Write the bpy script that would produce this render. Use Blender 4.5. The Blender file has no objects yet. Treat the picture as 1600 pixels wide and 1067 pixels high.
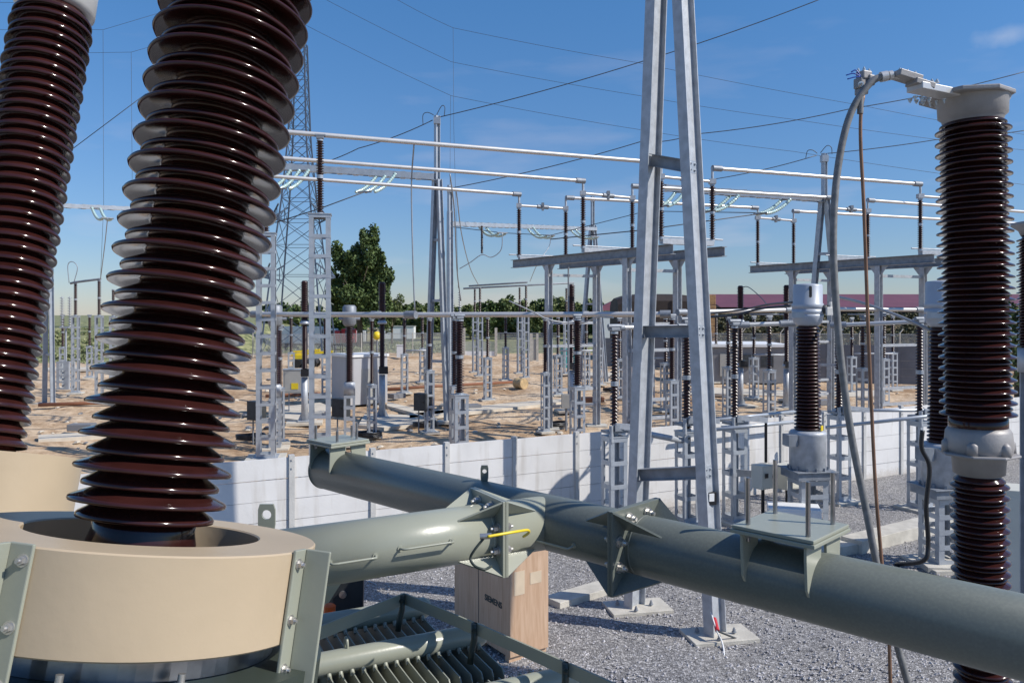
import bpy, math, random
from mathutils import Vector as V, Matrix as M, noise
random.seed(7)
S = bpy.context.scene
COL = S.collection
R = math.radians
# ------------------------------------------------------------------ camera, sky, sun, exposure
CAMH = 5.0
F = 1250.0
HY = 490.0
cam = bpy.data.cameras.new('camera'); camo = bpy.data.objects.new('camera', cam); COL.objects.link(camo)
camo.location = (0, 0, CAMH); camo.rotation_euler = (R(90), 0, 0)
cam.sensor_width = 36; cam.lens = 36*F/1600; cam.shift_y = -(533.5-HY)/1600
cam.clip_start = .05; cam.clip_end = 3000
S.camera = camo
SUN_AZ, SUN_EL = R(74), R(41)          # azimuth measured from straight behind the camera towards its right
sd = V((math.sin(SUN_AZ)*math.cos(SUN_EL), -math.cos(SUN_AZ)*math.cos(SUN_EL), math.sin(SUN_EL)))
sl = bpy.data.lights.new('sun', 'SUN'); sl.energy = 5.0; sl.angle = R(.5); sl.color = (1, .95, .87)
so = bpy.data.objects.new('sun', sl); COL.objects.link(so); so.rotation_euler = sd.to_track_quat('Z', 'Y').to_euler()
w = bpy.data.worlds.new('World'); S.world = w; w.use_nodes = True
nt = w.node_tree; nt.nodes.clear()
def N(t, ty, **k):
    n = t.nodes.new(ty)
    for a, b in k.items(): setattr(n, a, b)
    return n
sky = N(nt, 'ShaderNodeTexSky', sky_type='NISHITA', sun_disc=False, sun_elevation=SUN_EL,
        sun_rotation=math.atan2(sd.x, sd.y), altitude=100, air_density=1.0, dust_density=.1, ozone_density=2.5)
bg = N(nt, 'ShaderNodeBackground'); bg.inputs[1].default_value = .14
wo = N(nt, 'ShaderNodeOutputWorld')
tc = N(nt, 'ShaderNodeTexCoord'); mp = N(nt, 'ShaderNodeMapping'); mp.inputs['Scale'].default_value = (3, 3, 14)
cn = N(nt, 'ShaderNodeTexNoise'); cn.inputs['Scale'].default_value = 1.6; cn.inputs['Detail'].default_value = 7
cr = N(nt, 'ShaderNodeValToRGB'); cr.color_ramp.elements[0].position = .56; cr.color_ramp.elements[1].position = .78
sx = N(nt, 'ShaderNodeSeparateXYZ')
er = N(nt, 'ShaderNodeMapRange'); er.inputs[1].default_value = .45; er.inputs[2].default_value = .02; er.inputs[3].default_value = 0; er.inputs[4].default_value = .28
mu = N(nt, 'ShaderNodeMath', operation='MULTIPLY')
mxc = N(nt, 'ShaderNodeMix', data_type='RGBA')
mxc.inputs[7].default_value = (6.2, 5.6, 5.8, 1)
L = nt.links.new
gr_ = N(nt, 'ShaderNodeValToRGB'); ge_ = gr_.color_ramp.elements
ge_[0].position = 0; ge_[0].color = (.52, .52, .56, 1); ge_[1].position = .4; ge_[1].color = (.46, .76, .84, 1)
k_ = ge_.new(.85); k_.color = (.85, .92, .95, 1)
tm = N(nt, 'ShaderNodeMix', data_type='RGBA', blend_type='MULTIPLY'); tm.inputs[0].default_value = 1
tb = N(nt, 'ShaderNodeMix', data_type='RGBA', blend_type='MULTIPLY'); tb.inputs[0].default_value = 1; tb.inputs[7].default_value = (.92, 1.0, 1.20, 1)
L(tc.outputs['Generated'], mp.inputs[0]); L(mp.outputs[0], cn.inputs['Vector']); L(cn.outputs[0], cr.inputs[0])
L(tc.outputs['Generated'], sx.inputs[0]); L(sx.outputs[2], er.inputs[0]); L(cr.outputs[0], mu.inputs[0]); L(er.outputs[0], mu.inputs[1])
L(mu.outputs[0], mxc.inputs[0]); L(sx.outputs[2], gr_.inputs[0]); L(sky.outputs[0], tm.inputs[6]); L(gr_.outputs[0], tm.inputs[7]); L(tm.outputs[2], tb.inputs[6]); L(tb.outputs[2], mxc.inputs[6]); cd = V((768/F, 1, 433/F)).normalized()
v1 = N(nt, 'ShaderNodeVectorMath', operation='SUBTRACT'); v1.inputs[1].default_value = cd
v2 = N(nt, 'ShaderNodeVectorMath', operation='MULTIPLY'); v2.inputs[1].default_value = (1, 1, 2.4)
v3 = N(nt, 'ShaderNodeVectorMath', operation='LENGTH')
n3 = N(nt, 'ShaderNodeTexNoise'); n3.inputs['Scale'].default_value = 38; n3.inputs['Detail'].default_value = 6
q1_ = N(nt, 'ShaderNodeMath', operation='MULTIPLY_ADD'); q1_.inputs[1].default_value = .05
q2_ = N(nt, 'ShaderNodeMapRange'); q2_.inputs[1].default_value = .052; q2_.inputs[2].default_value = .025; q2_.inputs[3].default_value = 0; q2_.inputs[4].default_value = .26
mx2 = N(nt, 'ShaderNodeMix', data_type='RGBA'); mx2.inputs[7].default_value = (5.2, 5.4, 5.9, 1)
L(tc.outputs['Generated'], v1.inputs[0]); L(v1.outputs[0], v2.inputs[0]); L(v2.outputs[0], v3.inputs[0]); L(tc.outputs['Generated'], n3.inputs['Vector'])
L(n3.outputs[0], q1_.inputs[0]); L(v3.outputs['Value'], q1_.inputs[2]); L(q1_.outputs[0], q2_.inputs[0]); L(q2_.outputs[0], mx2.inputs[0]); L(mxc.outputs[2], mx2.inputs[6]); L(mx2.outputs[2], bg.inputs[0]); L(bg.outputs[0], wo.inputs[0])
S.view_settings.view_transform = 'Standard'; S.view_settings.look = 'None'
S.view_settings.exposure = 0.0; S.view_settings.gamma = 1

# ------------------------------------------------------------------ helpers
def W(px, py, Y): return V(((px-800)/F*Y, Y, CAMH-(py-HY)/F*Y))
def Gp(px, py): 
    Y = CAMH*F/(py-HY); return V(((px-800)/F*Y, Y, 0))
def Gd(px, Y, z=0): return V(((px-800)/F*Y, Y, z))
MATS = {}
def mat(name, col, rough=.5, metal=0, var=.12, scale=3., bump=0., bscale=None, coat=0, col2=None, detail=5, spec=None, vcontrast=None):
    m = bpy.data.materials.new(name); m.use_nodes = True; t = m.node_tree; b = t.nodes['Principled BSDF']
    b.inputs['Roughness'].default_value = rough; b.inputs['Metallic'].default_value = metal
    if coat: b.inputs['Coat Weight'].default_value = coat; b.inputs['Coat Roughness'].default_value = .06
    if spec is not None: b.inputs['Specular IOR Level'].default_value = spec
    tcn = N(t, 'ShaderNodeTexCoord'); no = N(t, 'ShaderNodeTexNoise'); no.inputs['Scale'].default_value = scale; no.inputs['Detail'].default_value = detail
    t.links.new(tcn.outputs['Object'], no.inputs['Vector'])
    ra = N(t, 'ShaderNodeValToRGB')
    ra.color_ramp.elements[0].position = .3; ra.color_ramp.elements[1].position = .7
    if vcontrast: ra.color_ramp.elements[0].position, ra.color_ramp.elements[1].position = vcontrast
    c1 = [c*(1-var) for c in col]; c2 = col2 or [min(1, c*(1+var)) for c in col]
    ra.color_ramp.elements[0].color = (*c1, 1); ra.color_ramp.elements[1].color = (*c2, 1)
    t.links.new(no.outputs[0], ra.inputs[0]); t.links.new(ra.outputs[0], b.inputs['Base Color'])
    if bump:
        n2 = N(t, 'ShaderNodeTexNoise'); n2.inputs['Scale'].default_value = bscale or scale*6; n2.inputs['Detail'].default_value = 6
        t.links.new(tcn.outputs['Object'], n2.inputs['Vector'])
        bu = N(t, 'ShaderNodeBump'); bu.inputs['Strength'].default_value = bump; bu.inputs['Distance'].default_value = .02
        t.links.new(n2.outputs[0], bu.inputs['Height']); t.links.new(bu.outputs[0], b.inputs['Normal'])
    MATS[name] = m
    return m
porc = mat('porcelain', (.034, .010, .0085), .13, 0, .3, 9, coat=.08, spec=.42)
porcf = mat('porcelain_dull', (.032, .011, .010), .3, 0, .3, 3)
galv = mat('galvanised', (.42, .44, .47), .48, .25, .16, 7, .15, 30)
galvd = mat('galvanised_dull', (.24, .26, .29), .55, .3, .2, 5, .15, 30)
galvb = mat('galvanised_bright', (.40, .43, .47), .38, .35, .12, 4)
alu = mat('aluminium', (.58, .57, .56), .36, .35, .06, 2)
cast = mat('cast_metal', (.30, .285, .28), .5, .15, .14, 10, .06, 90)
steel = mat('bare_steel', (.35, .35, .37), .28, .9, .3, 12)
bolt = mat('bolt', (.55, .53, .5), .35, .8, .2, 40)
green = mat('green_paint', (.30, .31, .25), .30, 0, .06, 2.5, .02, 60)
green_shade = mat('green_paint_shaded_dusty', (.138, .152, .132), .34, 0, .1, 90, .01, 120, col2=(.165, .18, .152), vcontrast=(.4, .95))  # dust speckle over the green paint, darkened for the long pipe's shaded side
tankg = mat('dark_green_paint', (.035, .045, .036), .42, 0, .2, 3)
beige = mat('beige_paint', (.47, .37, .25), .42, 0, .06, 3.2, .04, 30)
primer = mat('primer', (.45, .15, .06), .5)
cream = mat('cream', (.72, .62, .38), .5)
cabinet = mat('cabinet_cream', (.60, .58, .50), .5, 0, .04)
greyc = mat('grey_cabinet', (.38, .37, .34), .5, 0, .06)
white = mat('white_paint', (.75, .75, .74), .5, 0, .04)
black = mat('black_plastic', (.012, .012, .014), .4)
yellow = mat('yellow_paint', (.75, .55, .02), .4)
redp = mat('red_paint', (.5, .02, .03), .5)
orange = mat('orange_paint', (.75, .12, .02), .5)
copper = mat('weathered_copper', (.24, .135, .085), .55, .2, .3, 8)
wirem = mat('wire', (.06, .065, .075), .5, .3)
wirel = mat('wire_light', (.33, .35, .38), .45, .5)
blue = mat('blue_tape', (.02, .08, .45), .4)
conc = mat('concrete', (.50, .47, .41), .85, 0, .16, 4, .4, 40)
concw = mat('white_concrete', (.70, .68, .66), .8, 0, .07, 1.3, .35, 25)
def wall_mat():
    m = bpy.data.materials.new('stained_white_concrete'); m.use_nodes = True; t = m.node_tree; b = t.nodes['Principled BSDF']; b.inputs['Roughness'].default_value = .85
    tcn = N(t, 'ShaderNodeTexCoord')
    def nz(sc, scale, det=7):
        mp_n = N(t, 'ShaderNodeMapping'); mp_n.inputs['Scale'].default_value = sc; n = N(t, 'ShaderNodeTexNoise'); n.inputs['Scale'].default_value = scale; n.inputs['Detail'].default_value = det
        t.links.new(tcn.outputs['Object'], mp_n.inputs[0]); t.links.new(mp_n.outputs[0], n.inputs['Vector']); return n
    a, c, d = nz((1, 1, 1), 1.1), nz((3, 3, .35), 1.6), nz((1, 1, 1), 22)
    ra = N(t, 'ShaderNodeValToRGB'); ra.color_ramp.elements[0].position = .3; ra.color_ramp.elements[1].position = .7
    ra.color_ramp.elements[0].color = (.60, .585, .57, 1); ra.color_ramp.elements[1].color = (.72, .705, .69, 1); t.links.new(a.outputs[0], ra.inputs[0])
    rc = N(t, 'ShaderNodeValToRGB'); rc.color_ramp.elements[0].position = .30; rc.color_ramp.elements[1].position = .46; rc.color_ramp.elements[0].color = (.84, .82, .79, 1); t.links.new(c.outputs[0], rc.inputs[0])
    m1 = N(t, 'ShaderNodeMix', data_type='RGBA', blend_type='MULTIPLY'); m1.inputs[0].default_value = 1; t.links.new(ra.outputs[0], m1.inputs[6]); t.links.new(rc.outputs[0], m1.inputs[7])
    sp = N(t, 'ShaderNodeSeparateXYZ'); t.links.new(tcn.outputs['Object'], sp.inputs[0])
    ad = N(t, 'ShaderNodeMath', operation='MULTIPLY_ADD'); ad.inputs[1].default_value = .5; t.links.new(d.outputs[0], ad.inputs[0]); t.links.new(sp.outputs[2], ad.inputs[2])
    mr = N(t, 'ShaderNodeMapRange'); mr.inputs[1].default_value = .30; mr.inputs[2].default_value = .52; mr.inputs[3].default_value = .5; mr.inputs[4].default_value = 0; t.links.new(ad.outputs[0], mr.inputs[0])
    m2 = N(t, 'ShaderNodeMix', data_type='RGBA'); m2.inputs[7].default_value = (.40, .34, .27, 1); t.links.new(mr.outputs[0], m2.inputs[0]); t.links.new(m1.outputs[2], m2.inputs[6]); t.links.new(m2.outputs[2], b.inputs['Base Color'])
    bu = N(t, 'ShaderNodeBump'); bu.inputs['Strength'].default_value = .3; bu.inputs['Distance'].default_value = .01; t.links.new(d.outputs[0], bu.inputs['Height']); t.links.new(bu.outputs[0], b.inputs['Normal'])
    return m
wallm = wall_mat()
concg = mat('grey_concrete', (.17, .175, .19), .85, 0, .15, .8, .3, 20)
cable = mat('grey_cable', (.20, .20, .20), .6, .1, .25, 30)
tape = mat('packing_tape', (.62, .50, .36), .3)
ink = mat('ink', (.03, .045, .045), .7)
redink = mat('red_ink', (.6, .03, .03), .6)
glassm = mat('green_glass', (.42, .56, .53), .12, 0, .15, 4, coat=.5)
roofm = mat('maroon_roof', (.15, .048, .062), .55, 0, .12, .4)
darkw = mat('dark_wall', (.035, .025, .022), .8, 0, .3, .6)
sheetm = mat('black_sheet', (.028, .019, .015), .7, 0, .5, .5, .4, 3)
straw = mat('straw', (.32, .19, .09), .9, 0, .3, 3, .5, 10)
teal = mat('teal_plastic', (.05, .33, .32), .5)
wood = mat('log', (.50, .36, .19), .8, 0, .25, 4, .4, 20)
pad = mat('old_concrete', (.55, .49, .40), .9, 0, .12, 2, .3, 20)
rust = mat('red_pipe', (.22, .09, .045), .6)
bark = mat('bark', (.10, .075, .05), .9, 0, .3, 5)
kiosk = mat('kiosk_grey', (.42, .42, .43), .7, 0, .05, 1)
darkm = mat('dark_metal', (.05, .055, .06), .5, .3, .3, 4)
pylon = mat('pylon_steel', (.09, .12, .17), .6, .3)

def leafmat(name, a, b):
    m = bpy.data.materials.new(name); m.use_nodes = True; t = m.node_tree; p = t.nodes['Principled BSDF']
    ge = N(t, 'ShaderNodeNewGeometry'); ra = N(t, 'ShaderNodeValToRGB')
    ra.color_ramp.elements[0].color = (*a, 1); ra.color_ramp.elements[1].color = (*b, 1)
    t.links.new(ge.outputs['Random Per Island'], ra.inputs[0]); t.links.new(ra.outputs[0], p.inputs['Base Color'])
    p.inputs['Roughness'].default_value = .7
    return m
leaf1 = leafmat('leaf_dark', (.032, .065, .018), (.12, .17, .045))
leaf2 = leafmat('leaf_mid', (.05, .085, .025), (.17, .20, .06))
leaf3 = leafmat('leaf_olive', (.035, .045, .015), (.15, .13, .06))

def crate_mat():
    m = bpy.data.materials.new('plywood'); m.use_nodes = True; t = m.node_tree; b = t.nodes['Principled BSDF']
    b.inputs['Roughness'].default_value = .6
    tcn = N(t, 'ShaderNodeTexCoord'); mp = N(t, 'ShaderNodeMapping'); mp.inputs['Scale'].default_value = (14, 14, 1.3)
    no = N(t, 'ShaderNodeTexNoise'); no.inputs['Scale'].default_value = 1.5; no.inputs['Detail'].default_value = 8; no.inputs['Distortion'].default_value = .6
    t.links.new(tcn.outputs['Object'], mp.inputs[0]); t.links.new(mp.outputs[0], no.inputs['Vector'])
    ra = N(t, 'ShaderNodeValToRGB'); ra.color_ramp.elements[0].position = .3; ra.color_ramp.elements[1].position = .75
    ra.color_ramp.elements[0].color = (.46, .29, .18, 1); ra.color_ramp.elements[1].color = (.60, .42, .29, 1)
    t.links.new(no.outputs[0], ra.inputs[0]); t.links.new(ra.outputs[0], b.inputs['Base Color'])
    return m
ply = crate_mat()

def gravel_mat():
    m = bpy.data.materials.new('gravel'); m.use_nodes = True; t = m.node_tree; b = t.nodes['Principled BSDF']
    b.inputs['Roughness'].default_value = .85
    tcn = N(t, 'ShaderNodeTexCoord')
    vo = N(t, 'ShaderNodeTexVoronoi'); vo.inputs['Scale'].default_value = 30
    vo2 = N(t, 'ShaderNodeTexVoronoi', feature='DISTANCE_TO_EDGE'); vo2.inputs['Scale'].default_value = 30
    no = N(t, 'ShaderNodeTexNoise'); no.inputs['Scale'].default_value = .7; no.inputs['Detail'].default_value = 6
    for v in (vo, vo2): t.links.new(tcn.outputs['Object'], v.inputs['Vector'])
    t.links.new(tcn.outputs['Object'], no.inputs['Vector'])
    sp = N(t, 'ShaderNodeSeparateColor'); t.links.new(vo.outputs['Color'], sp.inputs[0])
    ra = N(t, 'ShaderNodeValToRGB'); e = ra.color_ramp.elements
    e[0].color = (.22, .212, .212, 1); e[1].color = (.60, .58, .56, 1); k = e.new(.6); k.color = (.38, .37, .365, 1)
    t.links.new(sp.outputs[0], ra.inputs[0])
    r2 = N(t, 'ShaderNodeValToRGB'); r2.color_ramp.elements[0].position = .0; r2.color_ramp.elements[1].position = .10
    r2.color_ramp.elements[0].color = (.22, .22, .22, 1)
    t.links.new(vo2.outputs['Distance'], r2.inputs[0])
    m1 = N(t, 'ShaderNodeMix', data_type='RGBA', blend_type='MULTIPLY'); m1.inputs[0].default_value = 1
    t.links.new(ra.outputs[0], m1.inputs[6]); t.links.new(r2.outputs[0], m1.inputs[7])
    r3 = N(t, 'ShaderNodeValToRGB'); r3.color_ramp.elements[0].position = .35; r3.color_ramp.elements[1].position = .7
    r3.color_ramp.elements[0].color = (.82, .82, .84, 1); r3.color_ramp.elements[1].color = (1.0, .98, .95, 1)
    t.links.new(no.outputs[0], r3.inputs[0])
    m2 = N(t, 'ShaderNodeMix', data_type='RGBA', blend_type='MULTIPLY'); m2.inputs[0].default_value = 1
    t.links.new(m1.outputs[2], m2.inputs[6]); t.links.new(r3.outputs[0], m2.inputs[7]); t.links.new(m2.outputs[2], b.inputs['Base Color'])
    ad = N(t, 'ShaderNodeMath', operation='MULTIPLY_ADD'); t.links.new(sp.outputs[1], ad.inputs[0]); ad.inputs[1].default_value = .4
    t.links.new(r2.outputs[0], ad.inputs[2])
    bu = N(t, 'ShaderNodeBump'); bu.inputs['Strength'].default_value = .9; bu.inputs['Distance'].default_value = .03
    t.links.new(ad.outputs[0], bu.inputs['Height']); t.links.new(bu.outputs[0], b.inputs['Normal'])
    return m
def soil_mat():
    m = bpy.data.materials.new('soil'); m.use_nodes = True; t = m.node_tree; b = t.nodes['Principled BSDF']
    b.inputs['Roughness'].default_value = .95
    tcn = N(t, 'ShaderNodeTexCoord')
    a = N(t, 'ShaderNodeTexNoise'); a.inputs['Scale'].default_value = .16; a.inputs['Detail'].default_value = 8; a.inputs['Roughness'].default_value = .6
    c = N(t, 'ShaderNodeTexNoise'); c.inputs['Scale'].default_value = 2.2; c.inputs['Detail'].default_value = 9; c.inputs['Roughness'].default_value = .7
    for v in (a, c): t.links.new(tcn.outputs['Object'], v.inputs['Vector'])
    ra = N(t, 'ShaderNodeValToRGB'); e = ra.color_ramp.elements; e[0].position = .33; e[1].position = .66
    e[0].color = (.40, .255, .14, 1); e[1].color = (.70, .56, .40, 1); k = e.new(.5); k.color = (.62, .46, .30, 1)
    t.links.new(a.outputs[0], ra.inputs[0])
    rb = N(t, 'ShaderNodeValToRGB'); rb.color_ramp.elements[0].position = .36; rb.color_ramp.elements[1].position = .6
    rb.color_ramp.elements[0].color = (.55, .47, .40, 1)
    t.links.new(c.outputs[0], rb.inputs[0])
    m1 = N(t, 'ShaderNodeMix', data_type='RGBA', blend_type='MULTIPLY'); m1.inputs[0].default_value = 1
    t.links.new(ra.outputs[0], m1.inputs[6]); t.links.new(rb.outputs[0], m1.inputs[7]); t.links.new(m1.outputs[2], b.inputs['Base Color'])
    bu = N(t, 'ShaderNodeBump'); bu.inputs['Strength'].default_value = .8; bu.inputs['Distance'].default_value = .15
    t.links.new(c.outputs[0], bu.inputs['Height']); t.links.new(bu.outputs[0], b.inputs['Normal'])
    return m
grasm = mat('grass', (.10, .135, .045), .95, 0, .35, 1.2, .8, 4, col2=(.36, .35, .17), detail=9, vcontrast=(.36, .68))
bankm = mat('bank', (.055, .06, .025), .95, 0, .4, .6, .8, 3, col2=(.20, .125, .07), detail=10, vcontrast=(.42, .66))

class MB:
    def __init__(s): s.v = []; s.f = []; s.sm = []; s.marks = []
    def mark(s): s.marks.append((len(s.v), len(s.f))); return s
    def add(s, vs, fs, smooth=False):
        o = len(s.v); s.v += [V(p) for p in vs]; s.f += [[i+o for i in f] for f in fs]; s.sm += [smooth]*len(fs); return s
    def hexa(s, a, b):       # two quads of 4 points (bottom, top)
        return s.add(list(a)+list(b), [(3, 2, 1, 0), (4, 5, 6, 7), (0, 1, 5, 4), (1, 2, 6, 5), (2, 3, 7, 6), (3, 0, 4, 7)])
    def box(s, c, d, rz=0):
        c = V(c); x, y, z = d[0]/2, d[1]/2, d[2]/2; ca, sa = math.cos(rz), math.sin(rz)
        P = lambda a, b, e: c+V((a*ca-b*sa, a*sa+b*ca, e))
        return s.hexa([P(-x, -y, -z), P(x, -y, -z), P(x, y, -z), P(-x, y, -z)], [P(-x, -y, z), P(x, -y, z), P(x, y, z), P(-x, y, z)])
    def obox(s, c, ax, ay, az, d):
        c = V(c); x, y, z = ax*d[0]/2, ay*d[1]/2, az*d[2]/2
        return s.hexa([c-x-y-z, c+x-y-z, c+x+y-z, c-x+y-z], [c-x-y+z, c+x-y+z, c+x+y+z, c-x+y+z])
    def bar(s, p, q, wd, h, up=(0, 0, 1)):
        p, q = V(p), V(q); d = (q-p).normalized(); up = V(up)
        if abs(d.dot(up)) > .98: up = V((0, 1, 0)) if abs(d.y) < .9 else V((1, 0, 0))
        sd_ = d.cross(up).normalized(); u = sd_.cross(d).normalized()
        a, b = sd_*wd/2, u*h/2
        return s.hexa([p-a-b, p+a-b, p+a+b, p-a+b], [q-a-b, q+a-b, q+a+b, q-a+b])
    def ring(s, c, ax, r, n):
        ax = V(ax).normalized(); t = V((1, 0, 0)) if abs(ax.x) < .8 else V((0, 1, 0)); x = ax.cross(t).normalized(); y = ax.cross(x)
        return [c+x*r*math.cos(2*math.pi*k/n)+y*r*math.sin(2*math.pi*k/n) for k in range(n)]
    def tube(s, p, q, r, r2=None, n=10, caps=True):
        p, q = V(p), V(q); d = q-p; r2 = r if r2 is None else r2
        s.add(s.ring(p, d, r, n)+s.ring(q, d, r2, n), [(k, (k+1) % n, n+(k+1) % n, n+k) for k in range(n)], True)
        if caps: s.add(s.ring(p, d, r, n), [tuple(range(n))[::-1]]); s.add(s.ring(q, d, r2, n), [tuple(range(n))])
        return s
    def path(s, pts, r, n=6, closed=False):
        pts = [V(p) for p in pts]; o = len(s.v); m = len(pts); prev = None
        for i, p in enumerate(pts):
            d = (pts[min(i+1, m-1)]-pts[max(i-1, 0)]).normalized()
            if prev is None:
                t = V((0, 0, 1)) if abs(d.z) < .8 else V((1, 0, 0)); x = d.cross(t).normalized()
            else: x = (prev-d*prev.dot(d)).normalized()
            prev = x; y = d.cross(x)
            rr = r[i] if isinstance(r, (list, tuple)) else r
            s.v += [p+x*rr*math.cos(2*math.pi*k/n)+y*rr*math.sin(2*math.pi*k/n) for k in range(n)]
        for i in range(m-1):
            for k in range(n):
                s.f.append([o+i*n+k, o+i*n+(k+1) % n, o+(i+1)*n+(k+1) % n, o+(i+1)*n+k]); s.sm.append(True)
        s.f.append([o+k for k in range(n)][::-1]); s.sm.append(False)
        s.f.append([o+(m-1)*n+k for k in range(n)]); s.sm.append(False)
        return s
    def lathe(s, prof, n=24, base=(0, 0, 0), ax=(0, 0, 1), smooth=True, caps=True):
        base = V(base); ax = V(ax).normalized(); t = V((1, 0, 0)) if abs(ax.x) < .8 else V((0, 1, 0)); x = ax.cross(t).normalized(); y = ax.cross(x)
        cs = [(math.cos(2*math.pi*k/n), math.sin(2*math.pi*k/n)) for k in range(n)]
        o = len(s.v)
        for r, z in prof: s.v += [base+ax*z+x*(r*c)+y*(r*q) for c, q in cs]
        for i in range(len(prof)-1):
            for k in range(n):
                s.f.append([o+i*n+k, o+i*n+(k+1) % n, o+(i+1)*n+(k+1) % n, o+(i+1)*n+k]); s.sm.append(smooth)
        if caps:
            m = len(prof)-1
            s.f.append([o+k for k in range(n)][::-1]); s.sm.append(False)
            s.f.append([o+m*n+k for k in range(n)]); s.sm.append(False)
        return s
    def prism(s, pts, t):    # planar polygon extruded by vector t
        n = len(pts); pts = [V(p) for p in pts]; t = V(t)
        return s.add(pts+[p+t for p in pts], [tuple(range(n))[::-1], tuple(range(n, 2*n))]+[(k, (k+1) % n, n+(k+1) % n, n+k) for k in range(n)])
    def hbeam(s, p, q, nw, b, h, t=.014):
        p, q = V(p), V(q); d = (q-p).normalized(); nw = V(nw); nw = (nw-d*nw.dot(d)).normalized(); v = d.cross(nw)
        for sg in (-1, 1):
            o_ = v*sg*(h/2-t/2); a, e = nw*b/2, v*t/2
            s.hexa([p+o_-a-e, p+o_+a-e, p+o_+a+e, p+o_-a+e], [q+o_-a-e, q+o_+a-e, q+o_+a+e, q+o_-a+e])
        a, e = nw*t/2, v*(h/2-t)
        s.hexa([p-a-e, p+a-e, p+a+e, p-a+e], [q-a-e, q+a-e, q+a+e, q-a+e])
        return s
    def build(s, name, m, parent=None, bevel=0):
        if len(s.marks) > 1:
            E = s.marks+[(len(s.v), len(s.f))]; o = None
            for (v0, f0), (v1, f1) in zip(E[:-1], E[1:]):
                if v1 == v0: continue
                c = MB(); c.v = s.v[v0:v1]; c.f = [[i-v0 for i in f] for f in s.f[f0:f1]]; c.sm = s.sm[f0:f1]; o = c.build(name, m, parent, bevel)
            return o
        off = V((0, 0, 0)); o = parent
        while o is not None: off += o.location; o = o.parent
        me = bpy.data.meshes.new(name); me.from_pydata([tuple(p-off) for p in s.v], [], s.f)
        me.polygons.foreach_set('use_smooth', s.sm); me.materials.append(m)
        import bmesh
        bm = bmesh.new(); bm.from_mesh(me); bmesh.ops.recalc_face_normals(bm, faces=bm.faces); bm.to_mesh(me); bm.free()
        ob = bpy.data.objects.new(name, me); COL.objects.link(ob); ob.parent = parent
        if bevel:
            md = ob.modifiers.new('bevel', 'BEVEL'); md.width = bevel; md.segments = 2; md.limit_method = 'ANGLE'; md.angle_limit = R(50)
        return ob
def tag(o, label=None, cat=None, group=None, kind=None):
    if label: o['label'] = label
    if cat: o['category'] = cat
    if group: o['group'] = group
    if kind: o['kind'] = kind
    return o
def thing(name, label, cat, loc=(0, 0, 0), group=None):
    o = bpy.data.objects.new(name, None); COL.objects.link(o); o.location = loc; o.empty_display_size = .1
    bpy.context.view_layer.update()
    return tag(o, label, cat, group)
def copy_tree(o, parent=None):
    c = o.copy(); COL.objects.link(c); c.parent = parent
    for ch in o.children: copy_tree(ch, c)
    return c
PROTO = {}
def inst(key, builder, name, label, cat, loc, rz=0, group=None, scale=1):
    if key not in PROTO:
        r = thing(name, label, cat); builder(r); PROTO[key] = r
    else:
        r = copy_tree(PROTO[key])
    r.location = loc; r.rotation_euler = (0, 0, rz); r.scale = (scale,)*3
    tag(r, label, cat, group); return r
def bez(pts, n=14):      # catmull-rom through points
    P = [V(p) for p in pts]; P = [P[0]*2-P[1]]+P+[P[-1]*2-P[-2]]; out = []
    for i in range(1, len(P)-2):
        for k in range(n):
            t = k/n; a, b, c, d = P[i-1:i+3]
            out.append(.5*((2*b)+(c-a)*t+(2*a-5*b+4*c-d)*t*t+(3*b-a-3*c+d)*t*t*t))
    out.append(P[-2]); return out
def sagline(p, q, sag, n=16):
    p, q = V(p), V(q); return [p.lerp(q, k/n)-V((0, 0, 4*sag*(k/n)*(1-k/n))) for k in range(n+1)]

# shed profiles
def sheds(L_, rc, R1, R2, pitch, z0=0., taper=0., flip=False):
    pr = [(rc*1.04, z0)]
    n = int(L_/pitch)
    for i in range(n):
        z = z0+(i+.5)*pitch; k = 1+taper*(z-z0)
        for (Rr, dz) in (((R2*k, 0), (R1*k, pitch*.5)) if flip else ((R1*k, 0), (R2*k, pitch*.5))) if R2 else ((R1*k, 0),):
            t = pitch*.29 if R2 else pitch*.5; zz = z+dz
            if zz+t*.9 > z0+L_: continue
            pr += [(rc, zz-.02*t), (rc+.08*(Rr-rc), zz-.1*t), (Rr-.10*(Rr-rc), zz-t*.85), (Rr-.03*(Rr-rc), zz-t*.82), (Rr, zz-t*.60), (Rr-.03*(Rr-rc), zz-t*.38), (Rr-.12*(Rr-rc), zz-t*.2), (rc+.15*(Rr-rc), zz+t*.75), (rc, zz+t*1.05)]
    pr.append((rc*1.04, z0+L_)); return pr
def shedsf(L_, rc, Rr, pitch, z0=0.):   # cheap far sheds
    pr = [(rc, z0)]; n = max(2, int(L_/pitch))
    for i in range(n):
        z = z0+(i+.5)*L_/n; p = L_/n
        pr += [(rc, z-.2*p), (Rr, z-.16*p), (Rr, z-.04*p), (rc, z+.25*p)]
    pr.append((rc, z0+L_)); return pr
def bolts(mb, pts, ax, r=.012, h=.014):
    ax = V(ax).normalized()
    for p in pts:
        p = V(p); mb.mark(); mb.lathe([(r*1.45, 0), (r*1.45, h*.25)], 14, p, ax, smooth=False)
        mb.lathe([(r, h*.25), (r, h)], 6, p, ax, smooth=False); mb.lathe([(r*.55, h), (r*.5, h*1.5)], 8, p, ax, smooth=False)

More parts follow.
